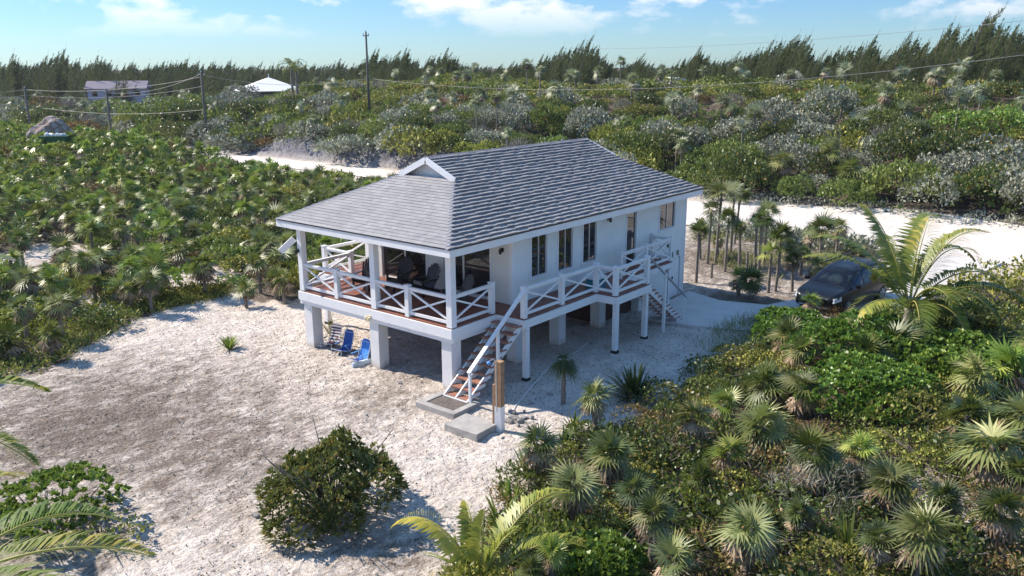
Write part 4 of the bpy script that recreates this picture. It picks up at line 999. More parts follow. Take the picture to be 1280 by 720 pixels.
# ------------------------------------------------------------------ transplanted palms by the drive (base px, crown px, crown radius m, kind)
TP = [((870, 353), (873, 292), .62, 'g', 'slim fan palm nearest the far corner of the house'), ((894, 330), (897, 243), .95, 'y', 'tall grey-green fan palm rising beside the roof corner'),
      ((906, 341), (907, 272), .62, 'g', None), ((918, 305), (921, 246), .85, 'y', None), ((924, 338), (926, 287), .6, 'g', None), ((944, 335), (940, 276), .6, 'g', None),
      ((948, 343), (954, 277), .75, 'g', None), ((955, 330), (965, 264), .75, 'y', None), ((960, 367), (958, 316), .75, 'b', 'fan palm with bright green crown in the middle of the palm grove'), ((969, 366), (972, 294), .85, 'g', None),
      ((990, 366), (992, 325), .5, 'g', 'short thin fan palm just left of the minivan bonnet'), ((1011, 322), (1009, 290), .62, 'y', None), ((1025, 330), (1026, 286), .85, 'g', 'fan palm standing alone behind the minivan roof'), ((1045, 318), (1046, 284), .68, 'y', None),
      ((1023, 348), (1024, 334), .7, 'y', None), ((923, 370), (922, 349), .6, 'b', 'low fan palm with a stout trunk, left of the pair at the drive edge'), ((937, 375), (939, 350), .65, 'g', 'low dark fan palm, right of the pair at the drive edge'),
      ((1009, 402), (1010, 376), .40, 'b', 'small upright fan palm in front of the minivan headlight'), ((884, 330), (889, 262), .7, 'y', None), ((913, 318), (905, 236), .7, 'h', None), ((1060, 335), (1062, 312), .6, 'y', None), ((1071, 330), (1070, 318), .5, 't', None), ((897, 322), (893, 300), .45, 't', None), ((1042, 345), (1048, 330), .6, 't', None),
      ((875, 325), (868, 285), .6, 't', None), ((988, 325), (986, 308), .5, 't', None), ((1000, 345), (1003, 315), .45, 't', None)]
for i, (b_, c_, r_, k, lb) in enumerate(TP):
    x, y = at_terrain(*b_); h = max(.25, z_at(c_[0], c_[1], x, y)-h1(x, y))
    fan_palm('fan_palm', lb or 'slim trunked fan palm in the sandy palm grove between house and road', (x, y), h, (k, i % 4), r_/1.15*1.32, None if lb else 'palms planted in the grove by the drive', trs=.95 if h > 1.2 else 1.15, skirt=h < 1.6, lean=(random.uniform(-.05, .05), random.uniform(-.05, .05)))
for (b_, t_), lb in ((((889, 349), (889, 329)), 'short bare palm stump left in the sandy grove'), (((932, 355), (932, 314)), 'tall bare post of a dead palm in the grove')):
    x, y = at_terrain(*b_); h = z_at(t_[0], t_[1], x, y); b = MB(); b.tube([(0, 0, -.2), (.02, 0, h*.5), (0, 0, h)], [.07, .06, .055], 8); o = b.build('palm_stump', PALMBARK); o.location = (x, y, h1(x, y)); tag(o, lb, 'palm stump')

# ------------------------------------------------------------------ foreground right scrub: palms one by one (crown px, crown radius px at full size, kind, label)
FP = [((672, 556), 40, 'g', 'dark fan palm at the sand edge nearest the concrete slab'), ((744, 497), 32, 'y', 'silvery fan palm with hanging brown fronds in front of the dark spiky clump'), ((716, 606), 44, 'y', 'fan palm with pale fronds and brown skirt below the sand edge palms'),
      ((763, 566), 46, 'g', 'wide dark green fan palm in the middle of the near scrub edge'), ((866, 520), 38, 'g', 'round dark fan palm at the corner of the shaded sand'), ((912, 566), 30, 'b', 'small yellow-green fan palm right of the round dark one'), ((955, 533), 46, 'y', 'broad shining fan palm in the centre of the right scrub'),
      ((817, 642), 44, 'g', 'fan palm with open spiky leaves near the bottom centre'), ((842, 705), 46, 'y', 'grey-green fan palm cut by the bottom edge'), ((938, 662), 52, 'y', 'large fan palm with dark skirt left of the dry twiggy bush'), ((1018, 568), 48, 'g', 'low wide fan palm above the dry twiggy bush'), ((1112, 600), 42, 'y', None), ((1152, 668), 46, 'y', None),
      ((1003, 483), 36, 'y', 'silvery fan palm at the upper left of the right scrub'), ((1040, 428), 36, 'y', None), ((986, 418), 34, 'g', None), ((1120, 428), 40, 'g', None), ((1216, 470), 40, 'y', None), ((1262, 458), 40, 'b', 'yellow-green palm near the right edge'), ((1240, 558), 50, 'y', None), ((1278, 520), 44, 'y', None), ((1210, 520), 36, 'g', None),
      ((1150, 440), 38, 'g', None), ((958, 482), 34, 'g', None), ((1230, 415), 34, 'g', None), ((1100, 672), 30, 'g', None), ((1250, 640), 40, 'g', None), ((662, 712), 34, 'g', 'low dark fan palm beside the young coconut palm'), ((1180, 395), 34, 'y', None),
      ((1000, 440), 30, 'y', None), ((1090, 445), 34, 'g', None), ((690, 690), 26, 'b', None), ((1275, 590), 34, 'g', None), ((905, 505), 26, 'b', None), ((792, 612), 34, 'g', None), ((878, 600), 30, 'g', None), ((1075, 560), 32, 'b', None), ((1180, 625), 34, 'g', None), ((1000, 640), 30, 'g', None), ((1300, 430), 40, 'g', None), ((1330, 520), 44, 'y', None), ((1330, 640), 44, 'g', None)]
for i, ((px, py), r_, k, lb) in enumerate(FP):
    h = (1.05 if i < 20 else .8)*random.uniform(.8, 1.2)
    for _ in range(3):
        x, y = at(px, py, h+.5); h = max(.35, h)
    g0 = h1(x, y); x, y = at(px, py, g0+h); D_ = math.sqrt((x-CX)**2+(y-CY)**2+(CZ-g0-h)**2); rm = r_*1.02*D_/FPX
    fan_palm('thatch_palm', lb or 'thatch palm with fan leaves deep in the scrub right of the house', (x, y), h, (k, i % 4), rm/1.13, None if lb else 'thatch palms in the right foreground scrub', z=g0)
x, y = at(704, 505); h = z_at(703, 452, x, y); fan_palm('fan_palm', 'small leaning palm with one tuft blown sideways beside the walkway posts', (x, y), h, ('w', 1), .62, skirt=False)
# wind-blown tuft: tilt its crown
# agave-like clumps and small tufts
def spiky(seed, n, L_, W_, e0, e1, curl=.35):
    r = np.random.default_rng(seed); Vs = []; vs = []
    for i in range(n):
        az = r.uniform(0, 6.28); el = R(r.uniform(e0, e1)); d = np.array([math.cos(el)*math.cos(az), math.cos(el)*math.sin(az), math.sin(el)]); s = np.cross(d, [0, 0, 1.]); s /= np.linalg.norm(s)
        l = L_*r.uniform(.6, 1.1); w_ = W_*r.uniform(.7, 1.1); b0 = np.array([math.cos(az), math.sin(az), 0])*.06*L_; v = r.uniform(0, 1)
        p0 = b0; p1 = b0+d*l*.45; p2 = b0+d*l*.8-np.array([0, 0, curl*.12*l]); p3 = b0+d*l-np.array([0, 0, curl*.35*l])
        Vs.append(np.array([p0-s*w_*.3, p0+s*w_*.3, p1+s*w_*.5, p1-s*w_*.5])); Vs.append(np.array([p1-s*w_*.5, p1+s*w_*.5, p2+s*w_*.32, p2-s*w_*.32])); Vs.append(np.array([p2-s*w_*.32, p2+s*w_*.32, p3+s*.003, p3-s*.003])); vs += [v]*3
    V = np.concatenate(Vs); return V, np.arange(len(V)).reshape(-1, 4), np.repeat(vs, 4)
def clump(name, label, cat, px, py, seed, n, L_, W_, mat, e0=25, e1=85, group=None):
    x, y = at_terrain(px, py); V, F, v = spiky(seed, n, L_, W_, e0, e1); o = link(name, npmesh(name, V, F, mat, v), None, (x, y, h1(x, y)-.02)); return tag(o, label, cat, group)
clump('spider_lily', 'large dark strap-leaved clump on the shaded sand', 'plant', 792, 500, 1, 120, 1.2, .085, S_DARK, 15, 85)
clump('spider_lily', 'small bright green tuft alone on the open sand left of the porch', 'plant', 287, 437, 2, 46, .62, .075, G_PALMB, 30, 88)
clump('yucca', 'small yellow-green spiky tuft below the leaning palm', 'plant', 718, 540, 3, 46, .62, .05, G_COCO, 10, 80)
clump('grass_tuft', 'thin yellowish grass tuft between the left porch pillar and the beach chairs', 'grass tuft', 415, 422, 4, 40, .8, .03, GRASSM, 30, 85)
for i, (px, py, s) in enumerate(((660, 600, .7), (640, 640, .7), (705, 560, .5), (628, 665, .8), (700, 660, .7), (580, 715, .8), (830, 570, .5), (1130, 640, .7), (1060, 690, .8), (975, 620, .8), (1180, 520, .7), (1110, 470, .7), (655, 700, .8), (870, 690, .7), (1200, 610, .7))):
    clump('strap_plant', 'strap-leaved green plant between the thatch palms of the near scrub', 'plant', px, py, 10+i, 34, s*1.15, .07, G_PALMB if i % 2 else S_GREEN, 25, 85, 'strap plants in the near scrub')

# ------------------------------------------------------------------ named shrubs
def px_shrub(name, label, px, py, R_, H, seed, mat, zc=.4, **kw):
    x, y = at(px, py, zc); return shrub(name, label, 'shrub', (x, y), seed, mat, R_, H, **kw)
_bb = px_shrub('buttonwood_bush', 'large dark green bush with upright leaf tufts alone on the near sand', 416, 618, 1.75, 2.5, 11, S_BUTTON, .5, nb=60, n=6800, L=.16, W=.045, rosette=7, up=.7, jag=.6, low=-.5, zb=.16, br_=.56, group=None)
for v_ in [c_ for c_ in _bb.children if c_.name.startswith('foliage')][0].data.vertices:
    _r2 = (v_.co.x-.15)**2+(v_.co.y+.1)**2; v_.co.z *= .74+.34*math.exp(-_r2/.7)+.10*math.sin(v_.co.x*5)*math.cos(v_.co.y*4); v_.co.x *= 1.08; v_.co.y *= 1.08
px_shrub('seagrape_bush', 'bright green leafy bush beside the coconut palm at lower left', 62, 650, 1.6, 1.0, 12, S_BRIGHT, .3, nb=10, n=800, L=.15, W=.09, rosette=8, up=.3, jag=.3)
px_shrub('seagrape_bush', 'yellowish small leafy bush at the right of the lower left plants', 128, 664, .9, .6, 13, S_OLIVE, .3, nb=6, n=420, L=.10, W=.05)
px_shrub('seagrape_bush', 'bright yellow-green leafy bush at the bottom centre between palms', 738, 694, 1.15, 1.0, 14, S_BRIGHT, .5, nb=8, n=900, L=.15, W=.09, rosette=7, up=.3)
px_shrub('seagrape_bush', 'largest bright green bush right of the drive, below the minivan', 1075, 436, 2.5, 1.7, 15, S_BRIGHT, .9, nb=24, n=2400, br_=.8, L=.16, W=.10, rosette=7, up=.35)
px_shrub('seagrape_bush', 'bright green bush sprawling in the middle of the right scrub', 1075, 505, 1.9, 1.2, 16, S_BRIGHT, .6, nb=10, n=1500, L=.16, W=.10, rosette=7)
px_shrub('seagrape_bush', 'bright bush left of the broad palms at the shade edge', 1000, 410, 1.6, 1.2, 17, S_BRIGHT, .6, nb=10, n=1300, L=.15, W=.09, rosette=7)
px_shrub('seagrape_bush', 'leafy green bush right of the coconut palm trunk', 1185, 470, 1.9, 1.5, 18, S_BRIGHT, .7, nb=10, n=1400, L=.16, W=.10, rosette=7)
px_shrub('olive_bush', 'tall yellow-olive bush at the right edge under the sand road', 1272, 378, 2.6, 2.6, 19, S_OLIVE, 1.2, nb=14, n=4200, L=.16, W=.09)
px_shrub('green_bush', 'green leafy bush between the coconut palm and the right edge', 1215, 425, 1.9, 1.8, 20, S_GREEN, .9, nb=10, n=2600, L=.16, W=.09)
px_shrub('low_bush', 'yellow-green spreading bush at the edge of the shaded sand', 950, 452, 1.3, .7, 21, S_OLIVE, .4, nb=10, n=2600, L=.12, W=.06)
px_shrub('low_bush', 'dark green rounded bush in the hollow below the shaded sand', 826, 563, 1.25, .95, 22, S_DARK, .4, nb=9, n=2400, L=.10, W=.055)
px_shrub('low_bush', 'brownish fine-leaved bush just above the dark hollow bush', 800, 530, 1.0, .7, 23, S_RUST, .3, nb=8, n=1700, L=.08, W=.035)
px_shrub('dry_bush', 'leafless grey twiggy bush in the right foreground', 1032, 622, 1.35, 1.05, 24, S_TWIG, .5, nb=9, n=2600, L=.22, W=.012, up=.3)
px_shrub('dry_bush', 'rusty yellow cover of foliage over the dry twiggy bush', 1010, 600, 1.3, .95, 25, S_RUST, .4, nb=7, n=1300, L=.08, W=.035)
px_shrub('low_bush', 'fine-leaved olive bush near the bottom right', 1165, 600, 1.7, .6, 26, S_OLIVE, .3, nb=9, n=2300, L=.09, W=.04)
px_shrub('low_bush', 'brown-green bush at the bottom right beside bare sand', 1210, 660, 1.2, .5, 27, S_RUST, .3, nb=8, n=1500, L=.08, W=.04)
px_shrub('low_bush', 'green ground bush right of the fan palm with open leaves', 880, 650, 1.2, .7, 28, S_GREEN, .3, nb=8, n=1900, L=.10, W=.05)
px_shrub('low_bush', 'fine reddish bush below the coconut palm crown', 1120, 415, 1.3, 1.1, 29, S_GREEN, .5, nb=8, n=1500, L=.12, W=.06)
px_shrub('green_bush', 'broad grey-green bush at the road verge near the right edge', 1262, 250, 4.2, 3.6, 30, S_GREY, 1., nb=18, n=5200, L=.26, W=.16, up=.4, stems=False)
px_shrub('green_bush', 'light green leafy bush above the grey verge bush at right', 1225, 205, 4.0, 2.6, 31, S_BRIGHT, 2.4, nb=14, n=3600, L=.26, W=.16, up=.4, stems=False)
LB = [('low_bush', 'spreading dark bush among the palms of the near scrub', S_DARK, .11, .055), ('low_bush', 'small-leaved green bush among the palms of the near scrub', S_GREEN, .11, .06), ('low_bush', 'rusty brown fine-leaved bush among the palms of the near scrub', S_RUST, .08, .035), ('low_bush', 'olive bush among the palms of the near scrub', S_OLIVE, .09, .045)]
protos = []
for j, (nm, lb, mt, l, w_) in enumerate(LB):
    V, F, v, c = shrub_geo(400+j, 1.0, .62, 8, 1500, l, w_, jag=.35); me = npmesh('foliage', V, F, mt, v); st = stems_mesh('branches', c, 1., .62, TWIG, j, .015); protos.append((nm, lb, me, st))
def put_proto(p, x, y, s, sz, group):
    nm, lb, me, st = p; root = empty(nm, (x, y, h1(x, y)-.05), random.uniform(0, 6.28)); tag(root, lb, 'shrub', group)
    a = link('foliage', me, root); a.scale = (s, s, sz)
    if st: b = link('branches', st, root); b.scale = (s, s, sz)
def scatter(poly, n, dmin, seed, marg=(-250, 1700, -50, 1050), zlim=None, avoid=None, exist=None):
    """poisson-ish points in a world polygon, only where the picture (with a margin) can see them"""
    r = random.Random(seed); xs_ = [p[0] for p in poly]; ys_ = [p[1] for p in poly]; out = list(exist or []); n0 = len(out); tries = 0; cell = {}
    def key(x, y, d): return (int(x//d), int(y//d))
    for q in out: cell.setdefault(key(q[0], q[1], dmin), []).append(q)
    g_ = np.random.default_rng(seed)
    for _ in range(14):
        X_ = g_.uniform(min(xs_), max(xs_), n*6); Y_ = g_.uniform(min(ys_), max(ys_), n*6); k = inpoly(X_, Y_, poly); X_, Y_ = X_[k], Y_[k]
        a, b, w_ = proj(X_, Y_, hz(X_, Y_)+.5); k = (w_ > 1) & (a > marg[0]) & (a < marg[1]) & (b > marg[2]) & (b < marg[3])
        for x, y in zip(X_[k].tolist(), Y_[k].tolist()):
            if len(out)-n0 >= n: break
            kx_, ky_ = key(x, y, dmin)
            if any((q[0]-x)**2+(q[1]-y)**2 < dmin*dmin for i in (-1, 0, 1) for j in (-1, 0, 1) for q in cell.get((kx_+i, ky_+j), ())): continue
            if avoid and avoid(x, y): continue
            out.append((x, y)); cell.setdefault((kx_, ky_), []).append((x, y))
    return out[n0:]
SP = [at(p[0], p[1]) for p in ((1200, 660), (1250, 690), (1215, 700), (930, 380))]
for i, (x, y) in enumerate(scatter(V2, 190, 1.15, 5, avoid=lambda x, y: x > 17 or any((x-a)**2+(y-b)**2 < 2.6 for a, b in SP[:3]))):
    s = random.uniform(.6, 1.35); put_proto(protos[random.choices((0, 1, 2, 3), (3, 3, 2, 3))[0]], x, y, s, s*random.uniform(.7, 1.25), 'bushes of the near scrub')

# ------------------------------------------------------------------ ground cover as stuff
def cover(name, label, poly_pts, mat, L_, W_, up=.8, per=1, hgt=.12, seed=0, cat='ground cover'):
    r = np.random.default_rng(seed); P = np.array(poly_pts); n = len(P)*per
    P = np.repeat(P, per, 0)+r.normal(size=(n, 2))*.22; z = hz(P[:, 0], P[:, 1])+r.uniform(0, hgt, n)
    Dd = r.normal(size=(n, 3))*.6+np.array([0, 0, up]); l = L_*r.uniform(.5, 1.3, n)
    V, F, v = cards(np.stack([P[:, 0], P[:, 1], z], 1), Dd, l, l/L_*W_, np.repeat(r.uniform(0, .7, len(poly_pts)), per)+r.uniform(0, .3, n), .15, r)
    o = link(name, npmesh(name, V, F, mat, v)); tag(o, label, cat, None, 'stuff'); return o
def rnd_in(poly, n, seed, marg=(-200, 1650, 0, 950), thr=None, ph=0., dens=None):
    r = np.random.default_rng(seed); xs_ = [p[0] for p in poly]; ys_ = [p[1] for p in poly]; out = []; got = 0
    for _ in range(60):
        x = r.uniform(min(xs_), max(xs_), 20000); y = r.uniform(min(ys_), max(ys_), 20000); k = inpoly(x, y, poly); x, y = x[k], y[k]
        if len(x) == 0: continue
        a, b, w_ = proj(x, y, hz(x, y)); k = (w_ > 1) & (a > marg[0]) & (a < marg[1]) & (b > marg[2]) & (b < marg[3])
        if thr is not None: k &= (wob(x, y, 1.1, ph)+.6*wob(x, y, 2.7, ph+1) > thr)
        x, y = x[k], y[k]; out.append(np.stack([x, y], 1)); got += len(x)
        if got > n: break
    return np.concatenate(out)[:n]
cover('ground_vine', 'green creeping vine leaves over the ground of the near scrub', rnd_in(V2, 6500, 1, thr=.0, ph=.5), S_GREEN, .13, .10, .7, 6, .16, 1)
cover('dry_litter', 'brown dead leaves and dry fine growth under the near scrub palms', rnd_in(V2, 8000, 2, thr=-.3, ph=2.5), S_RUST, .11, .03, .5, 5, .16, 2)
cover('dry_litter', 'grey dead palm litter lying under the near scrub', rnd_in(V2, 3800, 3), S_TWIG, .24, .03, .15, 4, .08, 3)
V1n = [p for p in PXP([(-260, 560), (-80, 505), (0, 474), (60, 462), (120, 428), (165, 402), (205, 390), (240, 380), (200, 360), (100, 350), (0, 345), (-200, 360)])]
cover('ground_vine', 'yellow-green creeping growth on the bank left of the clearing', rnd_in(V1n, 5200, 4), S_OLIVE, .14, .07, .8, 6, .25, 4)
cover('ground_vine', 'rusty yellow low growth mixed into the left bank', rnd_in(V1n, 1500, 5, thr=.2, ph=4), G_COCO, .22, .05, .9, 6, .25, 5)
mt1 = PXP([(205, 388), (212, 374), (240, 365), (285, 362), (284, 372), (250, 380)])
cover('ground_vine', 'olive mat of low growth at the top edge of the clearing', rnd_in(mt1, 900, 6), S_OLIVE, .11, .05, .8, 6, .2, 6)
g1 = PXP([(880, 440), (890, 420), (930, 400), (985, 398), (985, 420), (940, 432), (900, 455)])
cover('beach_grass', 'pale thin beach grass at the edge of the drive', rnd_in(g1, 260, 7), GRASSM, .42, .012, 1.6, 9, .05, 7, 'grass')
# specks of litter on the clearing
CLR = PXP([(-60, 500), (150, 415), (300, 380), (395, 392), (480, 420), (560, 480), (620, 520), (700, 520), (760, 530), (680, 570), (560, 700), (500, 850), (-60, 850)])
cover('beach_litter', 'scattered dead leaves and specks on the clearing sand', rnd_in(CLR, 5200, 8), S_TWIG, .07, .03, .15, 2, .02, 8, 'leaf litter')
SHD = PXP([(600, 500), (650, 400), (860, 370), (950, 385), (990, 410), (900, 440), (830, 500), (760, 525)])
cover('beach_litter', 'dark specks of leaf litter on the shaded sand beside the house', rnd_in(SHD, 1400, 9), S_DARK, .07, .03, .15, 2, .02, 9, 'leaf litter')
# ------------------------------------------------------------------ left thicket: palms and bushes one by one
edge = [((190, 393), (183, 352), .75, 'fan palm with leaning trunk casting a round shadow on the sand'), ((165, 388), (156, 360), .65, 'fan palm left of the one casting the round shadow'), ((308, 385), (305, 362), .6, 'squat fan palm with brown skirt at the top of the clearing'),
        ((356, 380), (352, 350), .7, 'fan palm with dangling dead fronds left of the porch post'), ((345, 376), (335, 348), .6, None), ((88, 392), (82, 372), .75, 'bushy palm with dark trunk above the yellow-green bank'), ((30, 336), (22, 300), .8, 'lone palm with thin leaning trunk on the bare patch at far left'),
        ((395, 378), (380, 350), .6, None), ((120, 378), (118, 355), .6, None)]
ex = []
for i, (b_, c_, r_, lb) in enumerate(edge):
    x, y = at_terrain(*b_); h = max(.4, z_at(c_[0], c_[1], x, y)-h1(x, y)); ex.append((x, y))
    fan_palm('thatch_palm', lb or 'thatch palm at the sandy edge of the left thicket', (x, y), h, ('t', i % 4), r_*1.0, None if lb else 'thatch palms of the left thicket')
bare = [at(p[0], p[1]) for p in ((40, 330), (70, 322), (250, 352), (235, 356), (100, 345), (22, 345))]
av = lambda x, y: any((x-a)**2+(y-b)**2 < 3.2 for a, b in bare)
_r5 = random.Random(55)
TK = scatter(V1, 2000, 1.14, 21, marg=(-80, 1360, 150, 560), avoid=lambda x, y: av(x, y) or (_r5.random() < .9 and inpoly(np.array([x]), np.array([y]), V1n)[0]), exist=ex)
TK.sort(key=lambda q: (q[0]-CX)**2+(q[1]-CY)**2)
print('thicket points', len(TK), 'far', math.hypot(TK[-1][0]-CX, TK[-1][1]-CY))
def seen(x, y, h):
    return True
tb_protos = []
for j, (mt, l, w_, nm, lb) in enumerate(((S_GREEN, .15, .09, 'thicket_bush', 'green leafy bush between the palms of the left thicket'), (S_OLIVE, .14, .07, 'thicket_bush', 'yellow-olive bush between the palms of the left thicket'), (S_DARK, .15, .08, 'thicket_bush', 'dark green bush between the palms of the left thicket'), (S_BRIGHT, .16, .09, 'thicket_bush', 'bright green bush between the palms of the left thicket'), (S_RUST, .13, .05, 'thicket_bush', 'rusty brown bush between the palms of the left thicket'))):
    V, F, v, c = shrub_geo(500+j, 1.0, .9, 8, 900, l, w_, jag=.4); tb_protos.append((nm, lb, npmesh('foliage', V, F, mt, v), None))
rest = []; npalm = 0; nbush = 0
rr = random.Random(4)
for i, (x, y) in enumerate(TK):
    isp = rr.random() < .56; far = math.hypot(x-CX, y-CY)
    if isp and npalm < 291:
        npalm += 1; k = rr.choices(('t', 'u', 'y'), (5, 3, 1.5))[0]
        fan_palm('thatch_palm', 'bushy thatch palm in the dense thicket left of the house', (x, y), rr.uniform(.55, 1.5), (k, rr.randrange(4)), rr.uniform(.62, 1.02), 'thatch palms of the left thicket', skirt=rr.random() < .75, trs=1.1)
    elif not isp and nbush < 290:
        nbush += 1; s = rr.uniform(.8, 1.6); p = tb_protos[rr.choices((0, 1, 2, 3, 4), (5, 3, 3, 1.6, .9))[0]]; put_proto(p, x, y, s, s*rr.uniform(.7, 1.25), 'bushes of the left thicket')
    else: rest.append((x, y, isp))
cover('ground_vine', 'low green growth covering the ground under the left thicket', np.array([(x+rr.uniform(-.6, .6), y+rr.uniform(-.6, .6)) for x, y in TK for _ in range(4)]), S_GREEN, .22, .12, .7, 5, .35, 31)
cover('dry_litter', 'brown dead palm litter on the ground of the left thicket', np.array([(x+rr.uniform(-.7, .7), y+rr.uniform(-.7, .7)) for x, y in TK[:500] for _ in range(3)]), G_DEAD, .34, .04, .25, 5, .2, 32)

def merged(name, label, items, cat, kind='stuff'):
    """one stuff object out of many (V,F,v) copies at (x,y,z,s,rot), one material each"""
    by = {}
    for (geo, mt, x, y, z, s, sz, ro) in items: by.setdefault(mt.name, []).append((geo, mt, x, y, z, s, sz, ro))
    Vs = []; Fs = []; vs = []; mi = []; base = 0; mats = []
    for k_, l in by.items():
        mats.append(l[0][1])
        for (V, F, v), mt, x, y, z, s, sz, ro in l:
            c, s_ = math.cos(ro), math.sin(ro); q = V@np.array([[c, s_, 0], [-s_, c, 0], [0, 0, 1]]); q = q*np.array([s, s, sz])+np.array([x, y, z])
            Vs.append(q); Fs.append(F+base); base += len(V); vs.append(v); mi.append(np.full(len(F), len(mats)-1))
    me = npmesh(name, np.concatenate(Vs), np.concatenate(Fs), None, np.concatenate(vs))
    for m_ in mats: me.materials.append(m_)
    me.polygons.foreach_set('material_index', np.concatenate(mi).astype(np.int32)); me.update()
    return tag(link(name, me), label, cat, None, kind)
pg = [fan_crown(600+i, nleaf=14, nseg=8, L=.6, pet=.4, e0=-40, wind=.15) for i in range(5)]
sg = []
for i, mt in enumerate((S_GREEN, S_OLIVE, S_DARK, S_GREEN, S_BRIGHT, S_RUST)): sg.append((shrub_geo(620+i, 1., .9, 7, 330, .26, .15, jag=.4)[:3], mt))
it = []
for x, y, isp in rest:
    if isp: it.append((rr.choice(pg), rr.choice((G_PALM, G_PALM, G_PALMB)), x, y, h1(x, y)+rr.uniform(.6, 1.4), rr.uniform(.62, 1.0), 1., rr.uniform(0, 6.28)))
    else:
        g_, mt = rr.choices(sg, (5, 3, 3, 4, 1.3, .7))[0]; s = rr.uniform(.8, 1.5); it.append((g_, mt, x, y, h1(x, y)-.1, s, s*rr.uniform(.8, 1.2), rr.uniform(0, 6.28)))
print('thicket stuff', len(it), npalm, nbush)
if it: merged('thicket_growth', 'far part of the low palm and bush thicket towards the sand road', it, 'thicket')

# ------------------------------------------------------------------ hillside beyond the road
def wedge(x, y, up_=2.0):
    a, b, w_ = proj(x, y, h1(x, y)+up_); return 288 < a < 384 and b < 120
def on_hill(seed, n, dmin, x0=40.5, x1=88, marg=(-120, 1500, 60, 360), exist=None, f=None):
    poly = [(x0, -35), (x1, -35), (x1, 175), (x0, 175)]
    return scatter(poly, n, dmin, seed, marg=marg, exist=exist, avoid=f)
HS = on_hill(41, 1350, 2.05, f=lambda x, y: (x < 43 and 30 < y < 70 and random.random() < .8) or wedge(x, y))
HS.sort(key=lambda q: (q[0]-CX)**2+(q[1]-CY)**2)
print('hill points', len(HS))
hp = []
for j, (mt, lb, R_, H) in enumerate(((S_GREY, 'rounded grey-green shrub on the hillside beyond the sand road', 1.7, 1.7), (S_GREEN, 'green leafy shrub on the hillside beyond the sand road', 1.6, 1.5), (S_OLIVE, 'yellow-green shrub on the upper hillside scrub', 1.6, 1.2), (S_TWIG, 'pale grey leafless shrub on the hillside', 1.4, 1.4), (S_RUST, 'rust brown shrub in the hillside scrub', 1.5, 1.0), (S_DARK, 'dark green shrub in a hollow of the hillside', 1.6, 1.7))):
    for q in range(2):
        V, F, v, c = shrub_geo(700+j*3+q, R_, H, 11, 3000, .16 if mt is not S_TWIG else .4, .09 if mt is not S_TWIG else .02, jag=.4, up=.35); hp.append((lb, npmesh('hill_shrub', V, F, mt, v), shrub_geo(740+j*3+q, R_, H, 9, 700, .29 if mt is not S_TWIG else .6, .17 if mt is not S_TWIG else .04, jag=.4, up=.35)[:3], mt))
def pick_hill(x, y):
    t = (x-40)/34+.12*wob(x, y, .15, 1.)
    if t < .12: w_ = (6, 3.0, .6, 1.4, .3, 2.2)
    elif t < .45: w_ = (3.4, 3.6, 1.2, 1.0, .4, 2.4)
    elif t < .75: w_ = (1.2, 3.6, 3.2, .4, .8, 1.2)
    else: w_ = (.4, 3.0, 5, .2, 1.6, .8)
    if y > 62 and t < .5: w_ = (2, 4, 1, 1, .3, 2.5)
    j = random.choices(range(6), w_)[0]; return hp[j*2+random.randrange(2)], t
items = []
for i, (x, y) in enumerate(HS):
    (lb, me, geo, mt), t = pick_hill(x, y); s = random.uniform(.65, 1.5)*(1.1 if t < .4 else .8); sz = s*random.uniform(.95, 1.5)*(1 if t < .6 else .75); ro = random.uniform(0, 6.28)
    if i < 300:
        o = link('hill_shrub', me, None, (x, y, h1(x, y)-.2)); o.scale = (s, s, sz); o.rotation_euler = (0, 0, ro); tag(o, lb, 'shrub', 'shrubs on the hillside')
    else: items.append((geo, mt, x, y, h1(x, y)-.25, s*1.05, sz, ro))
merged('hillside_scrub', 'dense low scrub over the far hillside and ridge', items, 'scrub')
bgp = [(40.4, -40), (90, -40), (90, 180), (40.4, 180)]
cover('hillside_cover', 'low undergrowth covering the hillside between the shrubs', rnd_in(bgp, 9000, 44, marg=(-60, 1340, 60, 330)), S_GREEN, .40, .20, .7, 6, .35, 45)
cover('hillside_cover', 'yellow-olive undergrowth along the top of the ridge', rnd_in([(66, -40), (92, -40), (92, 180), (66, 180)], 6000, 46, marg=(-60, 1340, 60, 330)), S_OLIVE, .38, .18, .8, 7, .6, 47)
cover('verge_growth', 'tufts and small growth along the foot of the hillside by the road', rnd_in([(39.6, -30), (41.6, -30), (41.6, 120), (39.6, 120)], 900, 48, marg=(-60, 1340, 60, 330)), S_GREY, .26, .10, .8, 8, .4, 49)
# hillside palms standing above the scrub
HP = on_hill(51, 150, 2.4, 41, 84, f=lambda x, y: wedge(x, y, 3.5))
for i, (x, y) in enumerate(HP):
    hh = random.uniform(1.5, 2.9) if random.random() < .85 else random.uniform(3.0, 3.9)
    fan_palm('hill_palm', 'grey-leaved palm standing above the hillside scrub', (x, y), hh, ('h', i % 4), random.uniform(.75, 1.2), 'palms on the hillside', skirt=random.random() < .3, trs=1.)
# verge palms near the right bend of the road
for i, (px, py, h) in enumerate(((1035, 232, 2.4), (1160, 250, 1.6), (975, 240, 2.2), (1120, 248, 1.5), (925, 228, 2.), (1060, 246, 1.8))):
    x, y = at_terrain(px, py); fan_palm('verge_palm', 'grey-leaved palm in the scrub right along the far road verge', (x, y), h, ('y', i % 4), 1.15, 'palms along the road verge')

